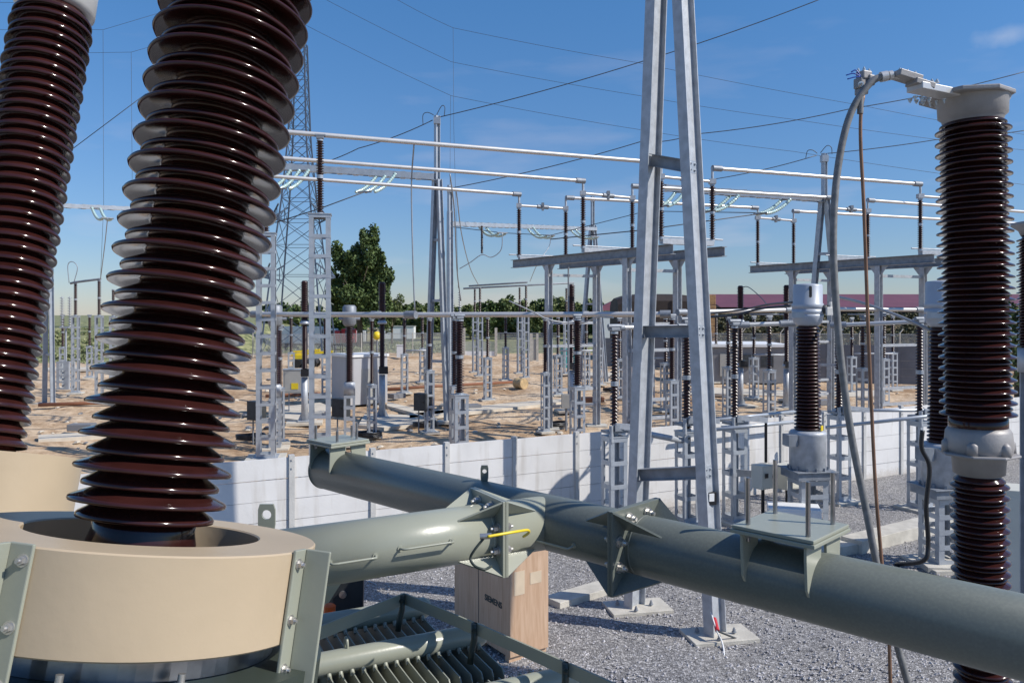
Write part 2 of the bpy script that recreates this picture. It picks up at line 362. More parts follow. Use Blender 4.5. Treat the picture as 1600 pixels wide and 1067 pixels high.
# ================================================================== GROUND
WALL = lambda X: 18.55+.525*X
def sheet(name, pts, z, m, kind='structure'):
    b = MB(); b.add([(x, y, z) for x, y in pts], [tuple(range(len(pts)))]); return tag(b.build(name, m), kind=kind)
soil = MB()
nx, ny = 260, 280; rows = []
for j in range(ny+1):
    t = j/ny; y = -30+ (t**1.6)*170
    rows.append(y)
for y in rows:
    for i in range(nx+1):
        x = -100+i*230/nx
        d = y-WALL(x)
        a = min(1, max(0, (d-1.0)/4)) * (1 if y < 92 else max(0, (100-y)/8))
        h = a*(.26*noise.noise(V((x*.3, y*.3, 1)))+.16*noise.noise(V((x*.9, y*.9, 4)))+.05*abs(math.sin(x*.9-y*.5+2*noise.noise(V((x*.1, y*.1, 0)))))-.05)
        soil.v.append(V((x, y, -.05+h)))
for j in range(ny):
    for i in range(nx):
        k = j*(nx+1)+i; soil.f.append([k, k+1, k+nx+2, k+nx+1]); soil.sm.append(True)
tag(soil.build('ground', soil_mat()), kind='structure')
sheet('far_ground', [(-1500, -400), (1500, -400), (1500, 2500), (-1500, 2500)], -.45, grasm)
gb = MB(); gx, gy = 200, 130
for j in range(gy+1):
    for i in range(gx+1):
        x = -40+90*i/gx; y = -12+(WALL(x)-.0+12)*j/gy
        gb.v.append(V((x, y, .012+.030*noise.noise(V((x*.55, y*.55, 3)))+.018*noise.noise(V((x*1.9, y*1.9, 8))))))
for j in range(gy):
    for i in range(gx):
        k = j*(gx+1)+i; gb.f.append([k, k+1, k+gx+2, k+gx+1]); gb.sm.append(True)
tag(gb.build('gravel_yard', gravel_mat()), kind='structure')
rnd_ = random.Random(5); gs = MB()
for k in range(5200):
    px = rnd_.uniform(540, 1600); py = rnd_.uniform(760, 1067); p = Gp(px, py)
    if p.y > WALL(p.x)-.2: continue
    s_ = rnd_.uniform(.012, .030); a = rnd_.uniform(0, 6.3); c_, q_ = math.cos(a)*s_, math.sin(a)*s_; o_ = p+V((0, 0, .025))
    gs.add([o_+V((c_, q_, 0)), o_+V((-q_, c_, rnd_.uniform(-.3, .3)*s_)), o_+V((-c_, -q_, 0)), o_+V((q_, -c_, 0)), o_+V((rnd_.uniform(-.4, .4)*s_, 0, s_*rnd_.uniform(.6, 1.1))), o_-V((0, 0, s_))], [(0, 1, 4), (1, 2, 4), (2, 3, 4), (3, 0, 4), (1, 0, 5), (2, 1, 5), (3, 2, 5), (0, 3, 5)])
tag(gs.build('gravel_stones', mat('gravel_stone', (.40, .385, .39), .85, 0, .5, 9, detail=2)), 'loose angular grey gravel stones lying over the yard in front of the white wall', 'gravel', kind='stuff')
# flowering grass field behind the perimeter fence, rising to the left
def terrain(name, x0, x1, y0, y1, hf, m, nx=60, ny=24):
    b = MB()
    for j in range(ny+1):
        for i in range(nx+1):
            x = x0+(x1-x0)*i/nx; y = y0+(y1-y0)*j/ny; b.v.append(V((x, y, hf(x, y))))
    for j in range(ny):
        for i in range(nx):
            k = j*(nx+1)+i; b.f.append([k, k+1, k+nx+2, k+nx+1]); b.sm.append(True)
    return tag(b.build(name, m), kind='structure')
sm = lambda t: max(0, min(1, t))**2*(3-2*max(0, min(1, t)))
terrain('grass_field', -160, 60, 98, 420, lambda x, y: -.3+.35*sm((y-98)/4)+1.2*sm((y-100)/90)+.3*noise.noise(V((x*.1, y*.1, 0))), grasm, 90, 60)
terrain('grass_bank', -90, -30, 76, 200, lambda x, y: -.3+3.6*sm((y-78)/26)*sm((-31-x)/10)+.35*noise.noise(V((x*.25, y*.25, 2))), grasm, 60, 50)
terrain('hillside', 18, 140, 80, 300, lambda x, y: -.4+4.6*sm((y-82)/22)*sm((x-18)/10)+.9*noise.noise(V((x*.12, y*.12, 5))), bankm, 90, 60)

# ================================================================== WHITE PANEL WALL
wpm = mat('wall_post_concrete', (.50, .49, .47), .85, 0, .12, 3, .3, 30)
wl = thing('panel_wall', 'long white precast concrete panel wall between the gravel and the sandy ground', 'wall', (0, WALL(0), 0))
wd = V((1, .525, 0)).normalized(); wn = V((.525, -1, 0)).normalized()
WH = 2.1
wpost = [455, 575, 692, 800, 900]
xs = []
for p in wpost: k = (p-800)/F; xs.append(18.55*k/(1-.525*k))
step = (xs[-1]-xs[0])/4
xall = [xs[0]+step*i for i in range(-5, 17)]
for i in range(len(xall)-1):
    x0, x1 = xall[i], xall[i+1]
    b = MB()
    for k in range(5):
        h = WH/5
        p = V((x0, WALL(x0), k*h+h/2)); q = V((x1, WALL(x1), k*h+h/2))
        jz = V((0, 0, random.uniform(-.004, .004))); b.bar(p+wd*.03+jz, q-wd*.03+V((0, 0, random.uniform(-.004, .004))), .05+random.uniform(-.004, .004), h-.011)
    b.build('panel', wallm, wl)
for x in xall:
    b = MB(); p = V((x, WALL(x), 0))+wn*.012
    b.bar(p, p+V((0, 0, WH+.05)), .11, .12, up=wn)
    for z in (WH*.98, WH*.9): b.box(p+V((0, 0, z))+wn*.078, (.03, .01, .03), math.atan(.525))
    b.build('wall_post', wpm, wl)

# ================================================================== MAIN TRANSFORMER (foreground)
# bushing turret axis
P0 = W(228, 829, 2.22)
ax = V((.102, .185, 1)).normalized()
ex = V((1, 0, 0)); ex = (ex-ax*ex.dot(ax)).normalized(); ey = ax.cross(ex)
def T(x, y, z): return P0+ex*x+ey*y+ax*z
RO, RI, DH = .462, .302, .232
# tank
tank = thing('transformer_tank', 'green oil tank of the transformer under the beige turrets, with dark top plates', 'transformer', (-1.6, 1.6, 0))
pu = V((.83, .56, 0)).normalized(); pv = V((.56, -.83, 0))
b = MB(); c = W(221, 829, 2.22)
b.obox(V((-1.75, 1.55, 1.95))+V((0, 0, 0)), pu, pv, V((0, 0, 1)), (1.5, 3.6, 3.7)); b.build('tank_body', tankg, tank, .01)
tr = thing('turret', 'large beige steel turret ring at the lower left around the nearest brown bushing', 'turret', T(0, 0, -.35))
b = MB(); n = 96
b.lathe([(RI, -DH-.0), (RO-.004, -DH), (RO, -DH+.004), (RO, -.004), (RO-.004, 0), (RI+.004, 0), (RI, -.004), (RI, -DH)], n, P0, ax, smooth=False, caps=False)
o = b.build('drum', beige, tr)
for p in o.data.polygons: p.use_smooth = True
md = o.modifiers.new('es', 'EDGE_SPLIT'); md.split_angle = R(35)
b = MB(); b.lathe([(.02, -DH-.012), (RI+.004, -DH-.012), (RI+.004, -DH-.002), (.02, -DH-.002)], 64, P0, ax, caps=False); b.build('inner_plate', beige, tr)
b = MB(); b.lathe([(.02, -DH-.062), (.385, -DH-.062), (.385, -DH-.008), (.02, -DH-.008)], 64, P0, ax, smooth=False, caps=False); b.build('steel_ring', steel, tr)
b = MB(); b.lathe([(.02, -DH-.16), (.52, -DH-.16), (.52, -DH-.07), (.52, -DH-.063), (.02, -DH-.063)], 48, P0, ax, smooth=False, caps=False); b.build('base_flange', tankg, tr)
for a in (-150, -118, -82, -50):
    a = R(a); b = MB(); q = T(.45*math.cos(a), .45*math.sin(a), -DH-.063); b.tube(q, q+ax*.035, .009, n=8); b.lathe([(.017, 0), (.017, .014)], 6, q, ax, smooth=False); b.build('stud', bolt, tr)
# angle straps
def strap(a_deg, flip=1):
    a = R(a_deg); rad = ex*math.cos(a)+ey*math.sin(a); tan = (-ex*math.sin(a)+ey*math.cos(a))*flip
    b = MB(); base = P0+rad*(RO+.006)
    h0, h1 = -DH-.20, .006
    cz = (h0+h1)/2; hh = h1-h0
    b.obox(base+ax*cz+tan*.0, rad, tan, ax, (.010, .062, hh))
    b.obox(base+ax*cz+tan*.028+rad*.040, rad, tan, ax, (.070, .010, hh))
    o = b.build('angle_strap', green, tr, .003)
    b = MB(); bolts(b, [base+rad*.005+ax*z-tan*.012 for z in (-.03, -.17, -.29)], rad, .010, .013); b.build('bolt', bolt, o)
strap(-12); strap(-98, -1)
b = MB(); b.obox(T(-.40, -.18, -DH-.03), ex, ey, ax, (.20, .12, .012)); b.build('clamp_plate', green, tr)
bu = thing('bushing', 'huge dark brown ribbed porcelain bushing leaning out of the nearest beige turret', 'bushing', T(0, 0, -DH))
bb = P0-ex*.006
b = MB(); b.lathe([(.142, -DH+.0), (.142, -.03), (.134, .0), (.134, .05)], 48, bb, ax); b.build('bushing_foot', porc, bu)
LB = 1.86
b = MB(); b.lathe(sheds(LB, .128, .206, .179, .0865, .008, .062, True), 96, bb, ax); b.build('porcelain_sheds', porc, bu)
b = MB(); b.lathe([(.14, LB+.035), (.19, LB+.05), (.19, LB+.3), (.12, LB+.36)], 48, bb, ax); b.build('top_cap', cast, bu)

# second turret + bushing behind left
P2 = W(-14, 706, 3.38); ax2 = V((.066, .245, 1)).normalized()
ex2 = V((1, 0, 0)); ex2 = (ex2-ax2*ex2.dot(ax2)).normalized(); ey2 = ax2.cross(ex2)
tr2 = thing('turret', 'smaller beige turret at the left edge behind the nearest turret ring', 'turret', P2-ax2*.4)
b = MB(); R2O = .35
C2 = P2
b.lathe([(.19, -.36), (R2O, -.36), (R2O, 0), (R2O-.16, 0.0)], 72, C2, ax2, smooth=False, caps=False)
o = b.build('drum', beige, tr2)
for p in o.data.polygons: p.use_smooth = True
md = o.modifiers.new('es', 'EDGE_SPLIT'); md.split_angle = R(35)
a = R(-78); rad = ex2*math.cos(a)+ey2*math.sin(a); tan = -ex2*math.sin(a)+ey2*math.cos(a)
b = MB(); base = C2+rad*(R2O+.006)
b.obox(base-ax2*.16, rad, tan, ax2, (.010, .09, .36)); b.obox(base-ax2*.16+rad*.035+tan*.042, rad, tan, ax2, (.07, .01, .36)); o = b.build('angle_strap', green, tr2, .003)
b = MB(); bolts(b, [base+rad*.006+ax2*z for z in (-.03, -.16, -.29)], rad, .012, .014); b.build('bolt', bolt, o)
b = MB(); b.lathe([(.02, -.52), (.34, -.52), (.34, -.35), (.02, -.35)], 40, C2, ax2, smooth=False, caps=False); b.build('base_flange', tankg, tr2)
bu2 = thing('bushing', 'dark brown ribbed bushing with grey metal cap at the upper left edge', 'bushing', P2)
q0 = W(-27, 655, 3.3); q1 = W(84, 24, 3.80)
a2 = (q1-q0).normalized(); L2 = (q1-q0).length
q0 = q0-a2*.14
b = MB(); b.lathe(sheds(L2+.15, .132, .176, .168, .102, .0), 72, q0, a2); b.build('porcelain_sheds', porc, bu2)
b = MB(); b.lathe([(.13, -.15), (.13, .02)], 40, q0, a2); b.build('bushing_foot', porc, bu2)
b = MB(); b.lathe([(.14, L2+.15), (.172, L2+.17), (.172, L2+.5), (.1, L2+.56)], 48, q0, a2); b.build('top_cap', alu, bu2)

# ---------------- main green pipe
ZC = CAMH-1.10
def onpipe(px, y): # centre-line pixel -> world on plane z=ZC
    Y = 1.10*F/(y-HY); return V(((px-800)/F*Y, Y, ZC))
A0 = onpipe(508, 731); A1 = onpipe(1600, 995)
md_ = (A1-A0).normalized(); mside = md_.cross(V((0, 0, 1))).normalized()   # horizontal normal
PR = .142
mp_ = thing('pipe', 'long thick shaded green pipe crossing the foreground towards the right edge', 'pipe', A0)
b = MB(); b.lathe([(PR-.03, -.004), (PR-.012, 0), (PR, .012), (PR, (A1-A0).length+2.2)], 64, A0, md_); b.build('pipe_body', green_shade, mp_)
b = MB()
def table(center, half, rz_dir, studs, zt, name_label=None):
    u = rz_dir; v = V((0, 0, 1)).cross(u)
    t = MB(); t.obox(center+V((0, 0, zt)), u, v, V((0, 0, 1)), (half*2, half*2, .014)); t.obox(center+V((0, 0, zt-.0165)), u, v, V((0, 0, 1)), (half*2.06, half*2.06, .016))
    o = t.build('mounting_plate', green, mp_, .003)
    s_ = MB()
    for (a, c, h) in studs:
        p = center+u*a*half+v*c*half+V((0, 0, zt)); s_.mark(); s_.tube(p-V((0, 0, .06)), p+V((0, 0, h)), .0095, n=10); s_.lathe([(.016, -.045), (.016, -.026)], 6, p, (0, 0, 1), smooth=False)
    s_.build('stud', steel, o)
    for a in (-.78, .78):
        for sgn in (1, -1):
            g = MB(); p = center+u*a*half
            top = zt-.026
            pts = [p+v*sgn*PR*.15+V((0, 0, top)), p+v*sgn*half*.94+V((0, 0, top)), p+v*sgn*half*.94+V((0, 0, top-.05)), p+v*sgn*(PR+.010)+V((0, 0, .03)), p+v*sgn*(PR-.01)+V((0, 0, .0)), p+v*sgn*PR*.2+V((0, 0, PR*.9))]
            g.prism([x-u*.006 for x in pts], u*.012); g.build('saddle_plate', green, mp_, .002)
cA = A0+md_*.16
table(cA, .155, md_, [(-.7, -.7, .10), (.6, .6, .12), (.0, .75, .09), (.7, -.5, .08)], PR+.075)
cB = onpipe(1235, 908)
table(cB, .172, md_, [(-.72, -.72, .20), (-.75, .75, .24), (.72, .72, .22), (.75, -.72, .22)], PR+.085)
# left branch pipe
B0 = V(((395-800)/F*3.5, 3.5, ZC+.0)); B1 = onpipe(858, 815)
bd = (B1-B0).normalized(); bs = bd.cross(V((0, 0, 1))).normalized(); BR = .138
bp = thing('pipe', 'pale green branch pipe with bright highlight running from the turret to the long pipe', 'pipe', B0)
b = MB(); Lb = (B1-B0).length
b.lathe([(BR, 0), (BR, Lb-.02)], 64, B0, bd); b.build('pipe_body', green, bp)
def flange(cpt, d, side, par, sz, name='flange', gl=.20, gd=None, sl=1):
    o = None
    for k, sgn in enumerate((-1, 1)):
        g = MB(); ct = cpt+d*sgn*.0085
        g.obox(ct, d, side, V((0, 0, 1)), (.015, sz*2, sz*2)); fo = g.build('flange_plate', gd or green, par, .002)
        bb_ = MB(); bolts(bb_, [ct+d*sgn*.008+side*a*sz*.76+V((0, 0, c*sz*.76)) for a, c in ((.5, 1), (-.5, 1), (1, .35), (-1, .35), (1, -.45), (-1, -.45))], d*sgn, .018, .03); bb_.build('bolt', bolt, fo)
        for (a, c) in ((1, 1), (1, -1), (-1, 1), (-1, -1)):
            # gusset triangles running from flange corners back on to the pipe
            r_ = PR*.70
            base1 = ct+d*sgn*.008+side*a*sz*.98+V((0, 0, c*sz*.98)); base2 = ct+d*sgn*.008+side*a*r_+V((0, 0, c*r_)); far = base2+d*sgn*gl
            nrm = (base1-base2).cross(far-base2).normalized()*.009
            g = MB(); g.prism([base1-nrm/2, base2-nrm/2, far-nrm/2], nrm); g.build('gusset', gd or green, fo)
flange(B0+bd*(Lb-.36), bd, bs, bp, .185)
f2 = onpipe(992, 852)
flange(f2, md_, mside, mp_, .195, gd=green_shade)
# saddle sleeve at tee
b = MB(); b.lathe([(PR+.001, -.02), (PR+.012, 0), (PR+.012, .02), (PR+.001, .04)], 48, onpipe(872, 819), md_); 
for base_, d_, rr_, ss in ((A0, md_, PR, (.012, (f2-A0).length-.035, (f2-A0).length+.035)), (B0, bd, BR, (Lb-.36-.035, Lb-.36+.035))):
    for q_ in ss:
        b = MB(); n_ = 60; b.lathe([(rr_-.002, -.006), (rr_+.0028, -.003), (rr_+.0032, .003), (rr_-.002, .006)], n_, base_+d_*q_, d_, caps=False); b.build('weld_bead', green_shade if rr_ == PR else green, mp_ if rr_ == PR else bp)
# handles
def handle(par, c0, d, side, l, ang, R_=None, m=green):
    R_ = R_ or BR
    out = (side*math.cos(ang)+V((0, 0, 1))*math.sin(ang)).normalized()
    p0 = c0+out*(R_-.004); p1 = p0+out*.045; p2 = p1+d*l; p3 = p2-out*.045
    b = MB(); b.path([p0, p0+out*.03, p1+d*.008, p1+d*.03, p2-d*.03, p2-d*.008, p3+out*.015, p3], .0055, 8)
    b.lathe([(.013, 0), (.013, .01)], 12, p0, out, smooth=False); b.lathe([(.013, 0), (.013, .01)], 12, p3, out, smooth=False)
    b.build('handle_rod', m, par)
camside = bs if bs.y < 0 else -bs
Lp = lambda px: B0+bd*(((px-395)/(858-395))*Lb)
handle(bp, B0+bd*.30, bd, camside, .21, R(2)); handle(bp, B0+bd*.63, bd, camside, .26, R(8))
mcs = mside if mside.y < 0 else -mside
if mcs.x > 0 and mside.y >= 0: pass
handle(mp_, onpipe(868, 818), md_, mcs, .24, R(-15), PR, green)
# lifting lugs
def lug(par, p, d, s_, w=.05, h=.10, m=green):
    p = V(p); up = V((0, 0, 1)); b = MB(); n_ = 14; out = []
    hole = [p+d*(math.cos(2*math.pi*k/n_)*w*.28)+up*(h*.66+math.sin(2*math.pi*k/n_)*w*.28) for k in range(n_)]
    outer = []
    for k in range(n_):
        c_, s2 = math.cos(2*math.pi*k/n_), math.sin(2*math.pi*k/n_); f = 1/max(abs(c_), abs(s2))
        outer.append(p+d*(c_*w*.5*f)+up*(h*.66+s2*(h*.34 if s2 > 0 else h*.66)*f))
    vs = outer+hole; t = s_*.012
    o0 = [x-t/2 for x in vs]; o1 = [x+t/2 for x in vs]
    fs = []
    for k in range(n_):
        k2 = (k+1) % n_
        fs += [(k, k2, n_+k2, n_+k), (2*n_+k, 3*n_+k, 3*n_+k2, 2*n_+k2), (k, 2*n_+k, 2*n_+k2, k2), (n_+k, n_+k2, 3*n_+k2, 3*n_+k)]
    b.add(o0+o1, fs); return b.build('lifting_lug', m, par)
lug(mp_, onpipe(757, 790)+V((0, 0, PR-.01)), V((1, 0, 0)), V((0, 1, 0)), .045, .10, green_shade)
lug(bp, B0+bd*.06+V((0, 0, BR-.012)), V((1, 0, 0)), V((0, 1, 0)), .075, .135)
# loose bent rods and yellow lead over the branch flange
fl = B0+bd*(Lb-.36)
ww = thing('grounding_lead', 'yellow and green earth wire hooked over the pipe flange', 'wire', fl)
s0 = W(762, 838, 3.42); 
b = MB(); b.path(bez([s0, W(785, 834, 3.45), W(808, 830, 3.5), W(824, 828, 3.6), W(826, 832, 3.65), W(818, 838, 3.72)], 8), .0065, 8); b.build('yellow_wire', yellow, ww)
b = MB(); b.path(bez([W(758, 838, 3.44), W(742, 858, 3.42), W(735, 872, 3.42), W(742, 884, 3.40), W(757, 889, 3.40), W(768, 884, 3.45)], 8), .006, 8); b.build('green_wire', tankg, ww)
b = MB(); b.tube(W(750, 838, 3.44), W(768, 837, 3.44), .013, n=10); b.build('cable_lug', bolt, ww)

# ---------------- radiators
ZR = CAMH-1.70
def RP(px, y, D=1.70): 
    Y = D*F/(y-HY); return V(((px-800)/F*Y, Y, CAMH-D))
H1a, H1b = RP(440, 1050), RP(752, 990)
ru = (H1b-H1a).normalized(); rv = V((ru.y, -ru.x, 0))
def radiator(a, b_, label, nf, lugp=None, z=0):
    t = thing('radiator', label, 'radiator', a, 'finned oil radiators beside the transformer')
    m = MB(); Lh = (b_-a).length
    m.lathe([(.05, -.5), (.058, -.48), (.058, Lh-.01), (.045, Lh+.018), (.02, Lh+.024)], 28, a, ru); hd = m.build('header_pipe', green, t)
    for i in range(nf):
        g = MB(); p = b_-ru*(.04+i*.056)
        pts = []
        zt = -.03
        pts = [p+rv*.06+V((0, 0, zt)), p+rv*.345+V((0, 0, zt-.004)), p+rv*.365+V((0, 0, zt-.03)), p+rv*.365+V((0, 0, zt-1.5)), p-rv*.265+V((0, 0, zt-1.5)), p-rv*.265+V((0, 0, zt-.05)), p-rv*.235+V((0, 0, zt-.012)), p-rv*.06+V((0, 0, zt))]
        g.prism([x-ru*.003 for x in pts], ru*.006)
        g.tube(p+rv*.055+V((0, 0, -.028)), p+rv*.075+V((0, 0, -.05)), .012, n=8)
        g.build('fin', green, t)
    return t
r1 = radiator(H1a, H1b, 'finned green oil radiator with lifting eye, nearest below the branch pipe', 15)
pp = RP(541, 1015, 1.66); 
b = MB(); cpts = [pp+ru*0+V((0, 0, -.05))]; 
b.path([pp+rv*.0+V((0, 0, -.07))-rv*.02]+[pp+rv*(-.022*math.cos(t_))+V((0, 0, .03+.03*math.sin(t_))) for t_ in [R(x) for x in range(0, 181, 20)]]+[pp+rv*.022+V((0, 0, -.07))], .008, 8); b.build('lifting_eye', green, r1)
shift = V((-.337, .39, 0)); shift2 = V((.44, -.51, 0))
radiator(H1a+shift, H1b+shift, 'dark shaded oil radiator, farther one behind the lifting eye radiator', 15)
radiator(H1a+shift2, H1b+shift2, 'green oil radiator at the bottom edge right under the guard bar', 14)
gr = thing('guard_rail', 'flat green steel guard bar bent round the radiator ends', 'guard rail', RP(635, 930, 1.55))
g = [RP(470, 1000, 1.55), RP(632, 935, 1.55), RP(745, 983, 1.55), RP(888, 1046, 1.55), RP(990, 1092, 1.55)]
b = MB(); b.bar(g[0], g[1], .010, .065); b.build('flat_bar', green, gr)
b = MB(); b.bar(g[1]+V((.004, 0, 0)), g[2], .010, .060); b.bar(g[2]+V((.006, .0, 0)), g[3], .010, .060); b.bar(g[3]+V((.006, 0, 0)), g[4], .010, .060); b.build('flat_bar', green, gr)
for q in (g[1]+V((-.01, -.02, 0)), g[2]+V((-.012, 0, 0)), g[3]+V((-.012, 0, 0))):
    b = MB(); b.path([q+V((0, 0, .03)), q+V((0, 0, -.05)), q+V((-.012, -.01, -.10)), q+V((-.02, -.02, -.16))], .016, 8)
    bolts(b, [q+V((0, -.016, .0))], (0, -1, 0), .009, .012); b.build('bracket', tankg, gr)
# small dark flange plate with orange cap and cream panel behind the strap
jk = thing('valve_box', 'dark bracket plate with round hole and orange cap beside the beige turret', 'bracket', RP(540, 960, 1.5))
Yk = 4.75
b = MB(); b.prism([W(499, 964, Yk), W(567, 950, Yk), W(568, 898, Yk), W(540, 900, Yk)], V((0, .03, 0))); b.build('plate', darkm, jk)
b = MB(); b.tube(W(536, 928, Yk)-V((0, .012, 0)), W(536, 928, Yk), .022, n=14); b.build('bolt', bolt, jk)
b = MB(); b.lathe([(.034, 0), (.034, .06), (.02, .07)], 10, W(515, 962, 4.6), (0, 0, 1), smooth=False); b.build('orange_cap', orange, jk)
b = MB(); b.prism([W(440, 990, 4.9), W(505, 962, 4.9), W(545, 895, 4.9), W(440, 895, 4.9)], V((0, .02, 0))); b.build('cream_panel', cream, jk)

# ================================================================== PLYWOOD CRATE
cf = Gp(797, 1039); cu = V((.827, .56, 0)).normalized(); cl = V((-.56, .827, 0)).normalized()
ct = thing('crate', 'tall brown plywood crate with black lettering standing on the gravel', 'crate', cf)
wr, wlft, hc = .68, 1.58, 1.52
b = MB(); cc = cf+cu*wr/2+cl*wlft/2+V((0, 0, .10+hc/2)); b.obox(cc, cu, cl, V((0, 0, 1)), (wr, wlft, hc)); b.build('crate_body', ply, ct, .006)
b = MB()
for k in (-.7, 0, .7): b.obox(cf+cu*wr/2+cl*(wlft/2+k)+V((0, 0, .055)), cu, cl, V((0, 0, 1)), (wr-.02, .1, .085))
b.build('pallet_runner', ply, ct)
for (f_, w_, z_, h_) in ((.12, .18, 1.14, .34), (.40, .20, 1.17, .17)):
    b = MB(); b.obox(cf+cu*(f_+w_/2-.05)-cl*.003+V((0, 0, z_)), cu, cl, V((0, 0, 1)), (w_, .003, h_)); b.build('tape_label', tape, ct)
b = MB(); b.obox(cf+cl*.85-cu*.002+V((0, 0, .10+hc/2)), cu, cl, V((0, 0, 1)), (.003, .012, hc-.01)); b.build('joint', ink, ct)
def text_part(body, size, p, xdir, up, m, par, ext=.002, name='lettering', bold=0):
    cu_ = bpy.data.curves.new('t', 'FONT'); cu_.body = body; cu_.size = size; cu_.extrude = ext; cu_.align_x = 'CENTER'; cu_.offset = bold
    ob = bpy.data.objects.new('t', cu_); COL.objects.link(ob); bpy.context.view_layer.update()
    me = bpy.data.meshes.new_from_object(ob.evaluated_get(bpy.context.evaluated_depsgraph_get())); bpy.data.objects.remove(ob)
    n_ = xdir.cross(up).normalized(); mt_ = M(((xdir.x, up.x, n_.x, p.x), (xdir.y, up.y, n_.y, p.y), (xdir.z, up.z, n_.z, p.z), (0, 0, 0, 1)))
    off = V((0, 0, 0)); o = par
    while o: off += o.location; o = o.parent
    me.transform(M.Translation(-off) @ mt_); me.materials.clear(); me.materials.append(m)
    ob = bpy.data.objects.new(name, me); COL.objects.link(ob); ob.parent = par; return ob
text_part('SIEMENS', .125, cf+cl*.44-cu*.003+V((0, 0, .74)), -cl, V((0, 0, 1)), ink, ct, bold=.003)
text_part('SIEMENS', .125, cf+cl*1.22-cu*.003+V((0, 0, 1.26)), -cl, V((0, 0, 1)), ink, ct, bold=.003)

# ================================================================== RIGHT FOREGROUND ARRESTER COLUMN
YA = 3.85; AX = W(1524, 490, YA).x
sc = YA/F
zz = lambda py: CAMH-(py-HY)*sc
ar = thing('surge_arrester', 'tall black-brown ribbed porcelain column with grey cast head at the right edge', 'surge arrester', (AX, YA, 0))
tilt = V((.014, 0, -1)).normalized()*-1
def AC(py): return V((AX+(py-430)*.018*sc, YA, zz(py)))
axA = (AC(200)-AC(650)).normalized()
b = MB(); b.lathe(sheds(zz(192)-zz(655), .118, .166, .146, .0543, 0, -.01), 80, AC(652), axA); b.build('upper_porcelain', porc, ar)
b = MB(); b.lathe([(.122, 0), (.128, .01), (.128, .06), (.12, .065)], 48, AC(672), axA); b.build('porcelain_collar', porc, ar)
b = MB(); b.lathe([(.128, -.005), (.134, .025), (.150, .038), (.152, .09), (.168, .125), (.168, .138), (.1, .14)], 56, AC(194), axA, caps=False); hd = b.build('cast_head', cast, ar)
def octa(c, r, h, m, par, name, n=8, rot=R(12)):
    b = MB(); pts = [c+V((r*math.cos(rot+2*math.pi*k/n), r*math.sin(rot+2*math.pi*k/n), 0)) for k in range(n)]; b.prism(pts, V((0, 0, h))); return b.build(name, m, par, .006)
octa(AC(156)+V((-.03, 0, 0)), .204, .022, cast, ar, 'top_flange')
b = MB(); b.lathe([(.09, 0), (.09, .012), (.045, .03), (.0, .032)], 24, AC(149)+V((-.01, 0, 0)), (0, 0, 1)); b.lathe([(.03, .02), (.03, .04)], 16, AC(149)+V((.03, 0, 0)), (0, 0, 1)); b.build('top_cap', cast, ar)
b = MB(); bolts(b, [AC(162)+V((-.03+.185*math.cos(a), .185*math.sin(a), -.004)) for a in [R(x) for x in (188, 200, 212)]], (0, 0, -1), .006, .014); b.build('bolt', bolt, ar)
b = MB(); b.lathe([(.10, -.10), (.112, -.10), (.117, -.02), (.140, -.012), (.149, .03), (.142, .10), (.126, .125), (.1, .125)], 56, AC(706), axA, caps=False); b.build('middle_casting', cast, ar)
b = MB()
for a in range(0, 360, 60):
    p = AC(700)+V((.138*math.cos(R(a-70)), .138*math.sin(R(a-70)), 0)); b.mark(); b.lathe([(.028, -.02), (.026, .03), (.012, .045)], 14, p, axA)
b.build('casting_boss', cast, ar)
octa(AC(710), .176, .014, cast, ar, 'middle_flange', rot=R(8))
b = MB(); b.lathe([(.095, -.02), (.108, .0), (.112, .06), (.112, .07)], 48, AC(735), axA, caps=False); b.build('lower_collar', cast, ar)
b = MB(); b.lathe(sheds(zz(738)-zz(1100), .092, .128, .112, .0515, 0), 64, AC(1098), axA); b.build('lower_porcelain', porc, ar)
b = MB(); b.lathe([(.14, 0), (.14, .12)], 40, AC(1140), axA); b.hbeam((AX, YA, 0), AC(1142), (1, 0, 0), .2, .2); b.build('support_post', galv, ar)
# terminal plates
b = MB(); u = (W(1500, 150, YA)-W(1425, 135, YA-.12)).normalized()
b.obox(W(1462, 143, YA-.11), u, V((-u.y, u.x, 0)).normalized(), V((0, 0, 1)), (.27, .09, .032)); tp = b.build('terminal_plate', alu, ar, .003)
b = MB(); bolts(b, [W(px, 152+(px-1425)*.16, YA-.13)+V((0, dy, 0)) for px in (1427, 1437, 1448) for dy in (-.02, .03)], (0, 0, -1), .008, .012)
bolts(b, [W(px, 130, YA-.13) for px in (1446, 1456, 1464)], (0, 0, 1), .008, .012); b.build('bolt', bolt, tp)
cb = thing('conductor', 'thick grey cable looping from the arrester head down behind the long pipe', 'cable', W(1400, 118, YA-.14))
Yc = YA-.15
b = MB(); b.path(bez([W(1400, 118, Yc), W(1384, 120, Yc), W(1362, 128, Yc), W(1335, 165, Yc), W(1318, 215, Yc), W(1306, 290, Yc), W(1302, 380, Yc), W(1306, 470, Yc), W(1316, 580, Yc), W(1332, 690, Yc), W(1352, 790, Yc), W(1374, 900, Yc), W(1400, 1000, Yc), W(1425, 1090, Yc)], 8), .0165, 12); b.build('cable', cable, cb)
b = MB(); b.tube(W(1378, 121, Yc), W(1422, 119, Yc), .013, n=14); b.tube(W(1376, 121, Yc), W(1386, 119, Yc), .024, n=14); b.tube(W(1388, 119, Yc), W(1394, 118, Yc), .022, n=14); b.build('cable_lug', alu, cb)
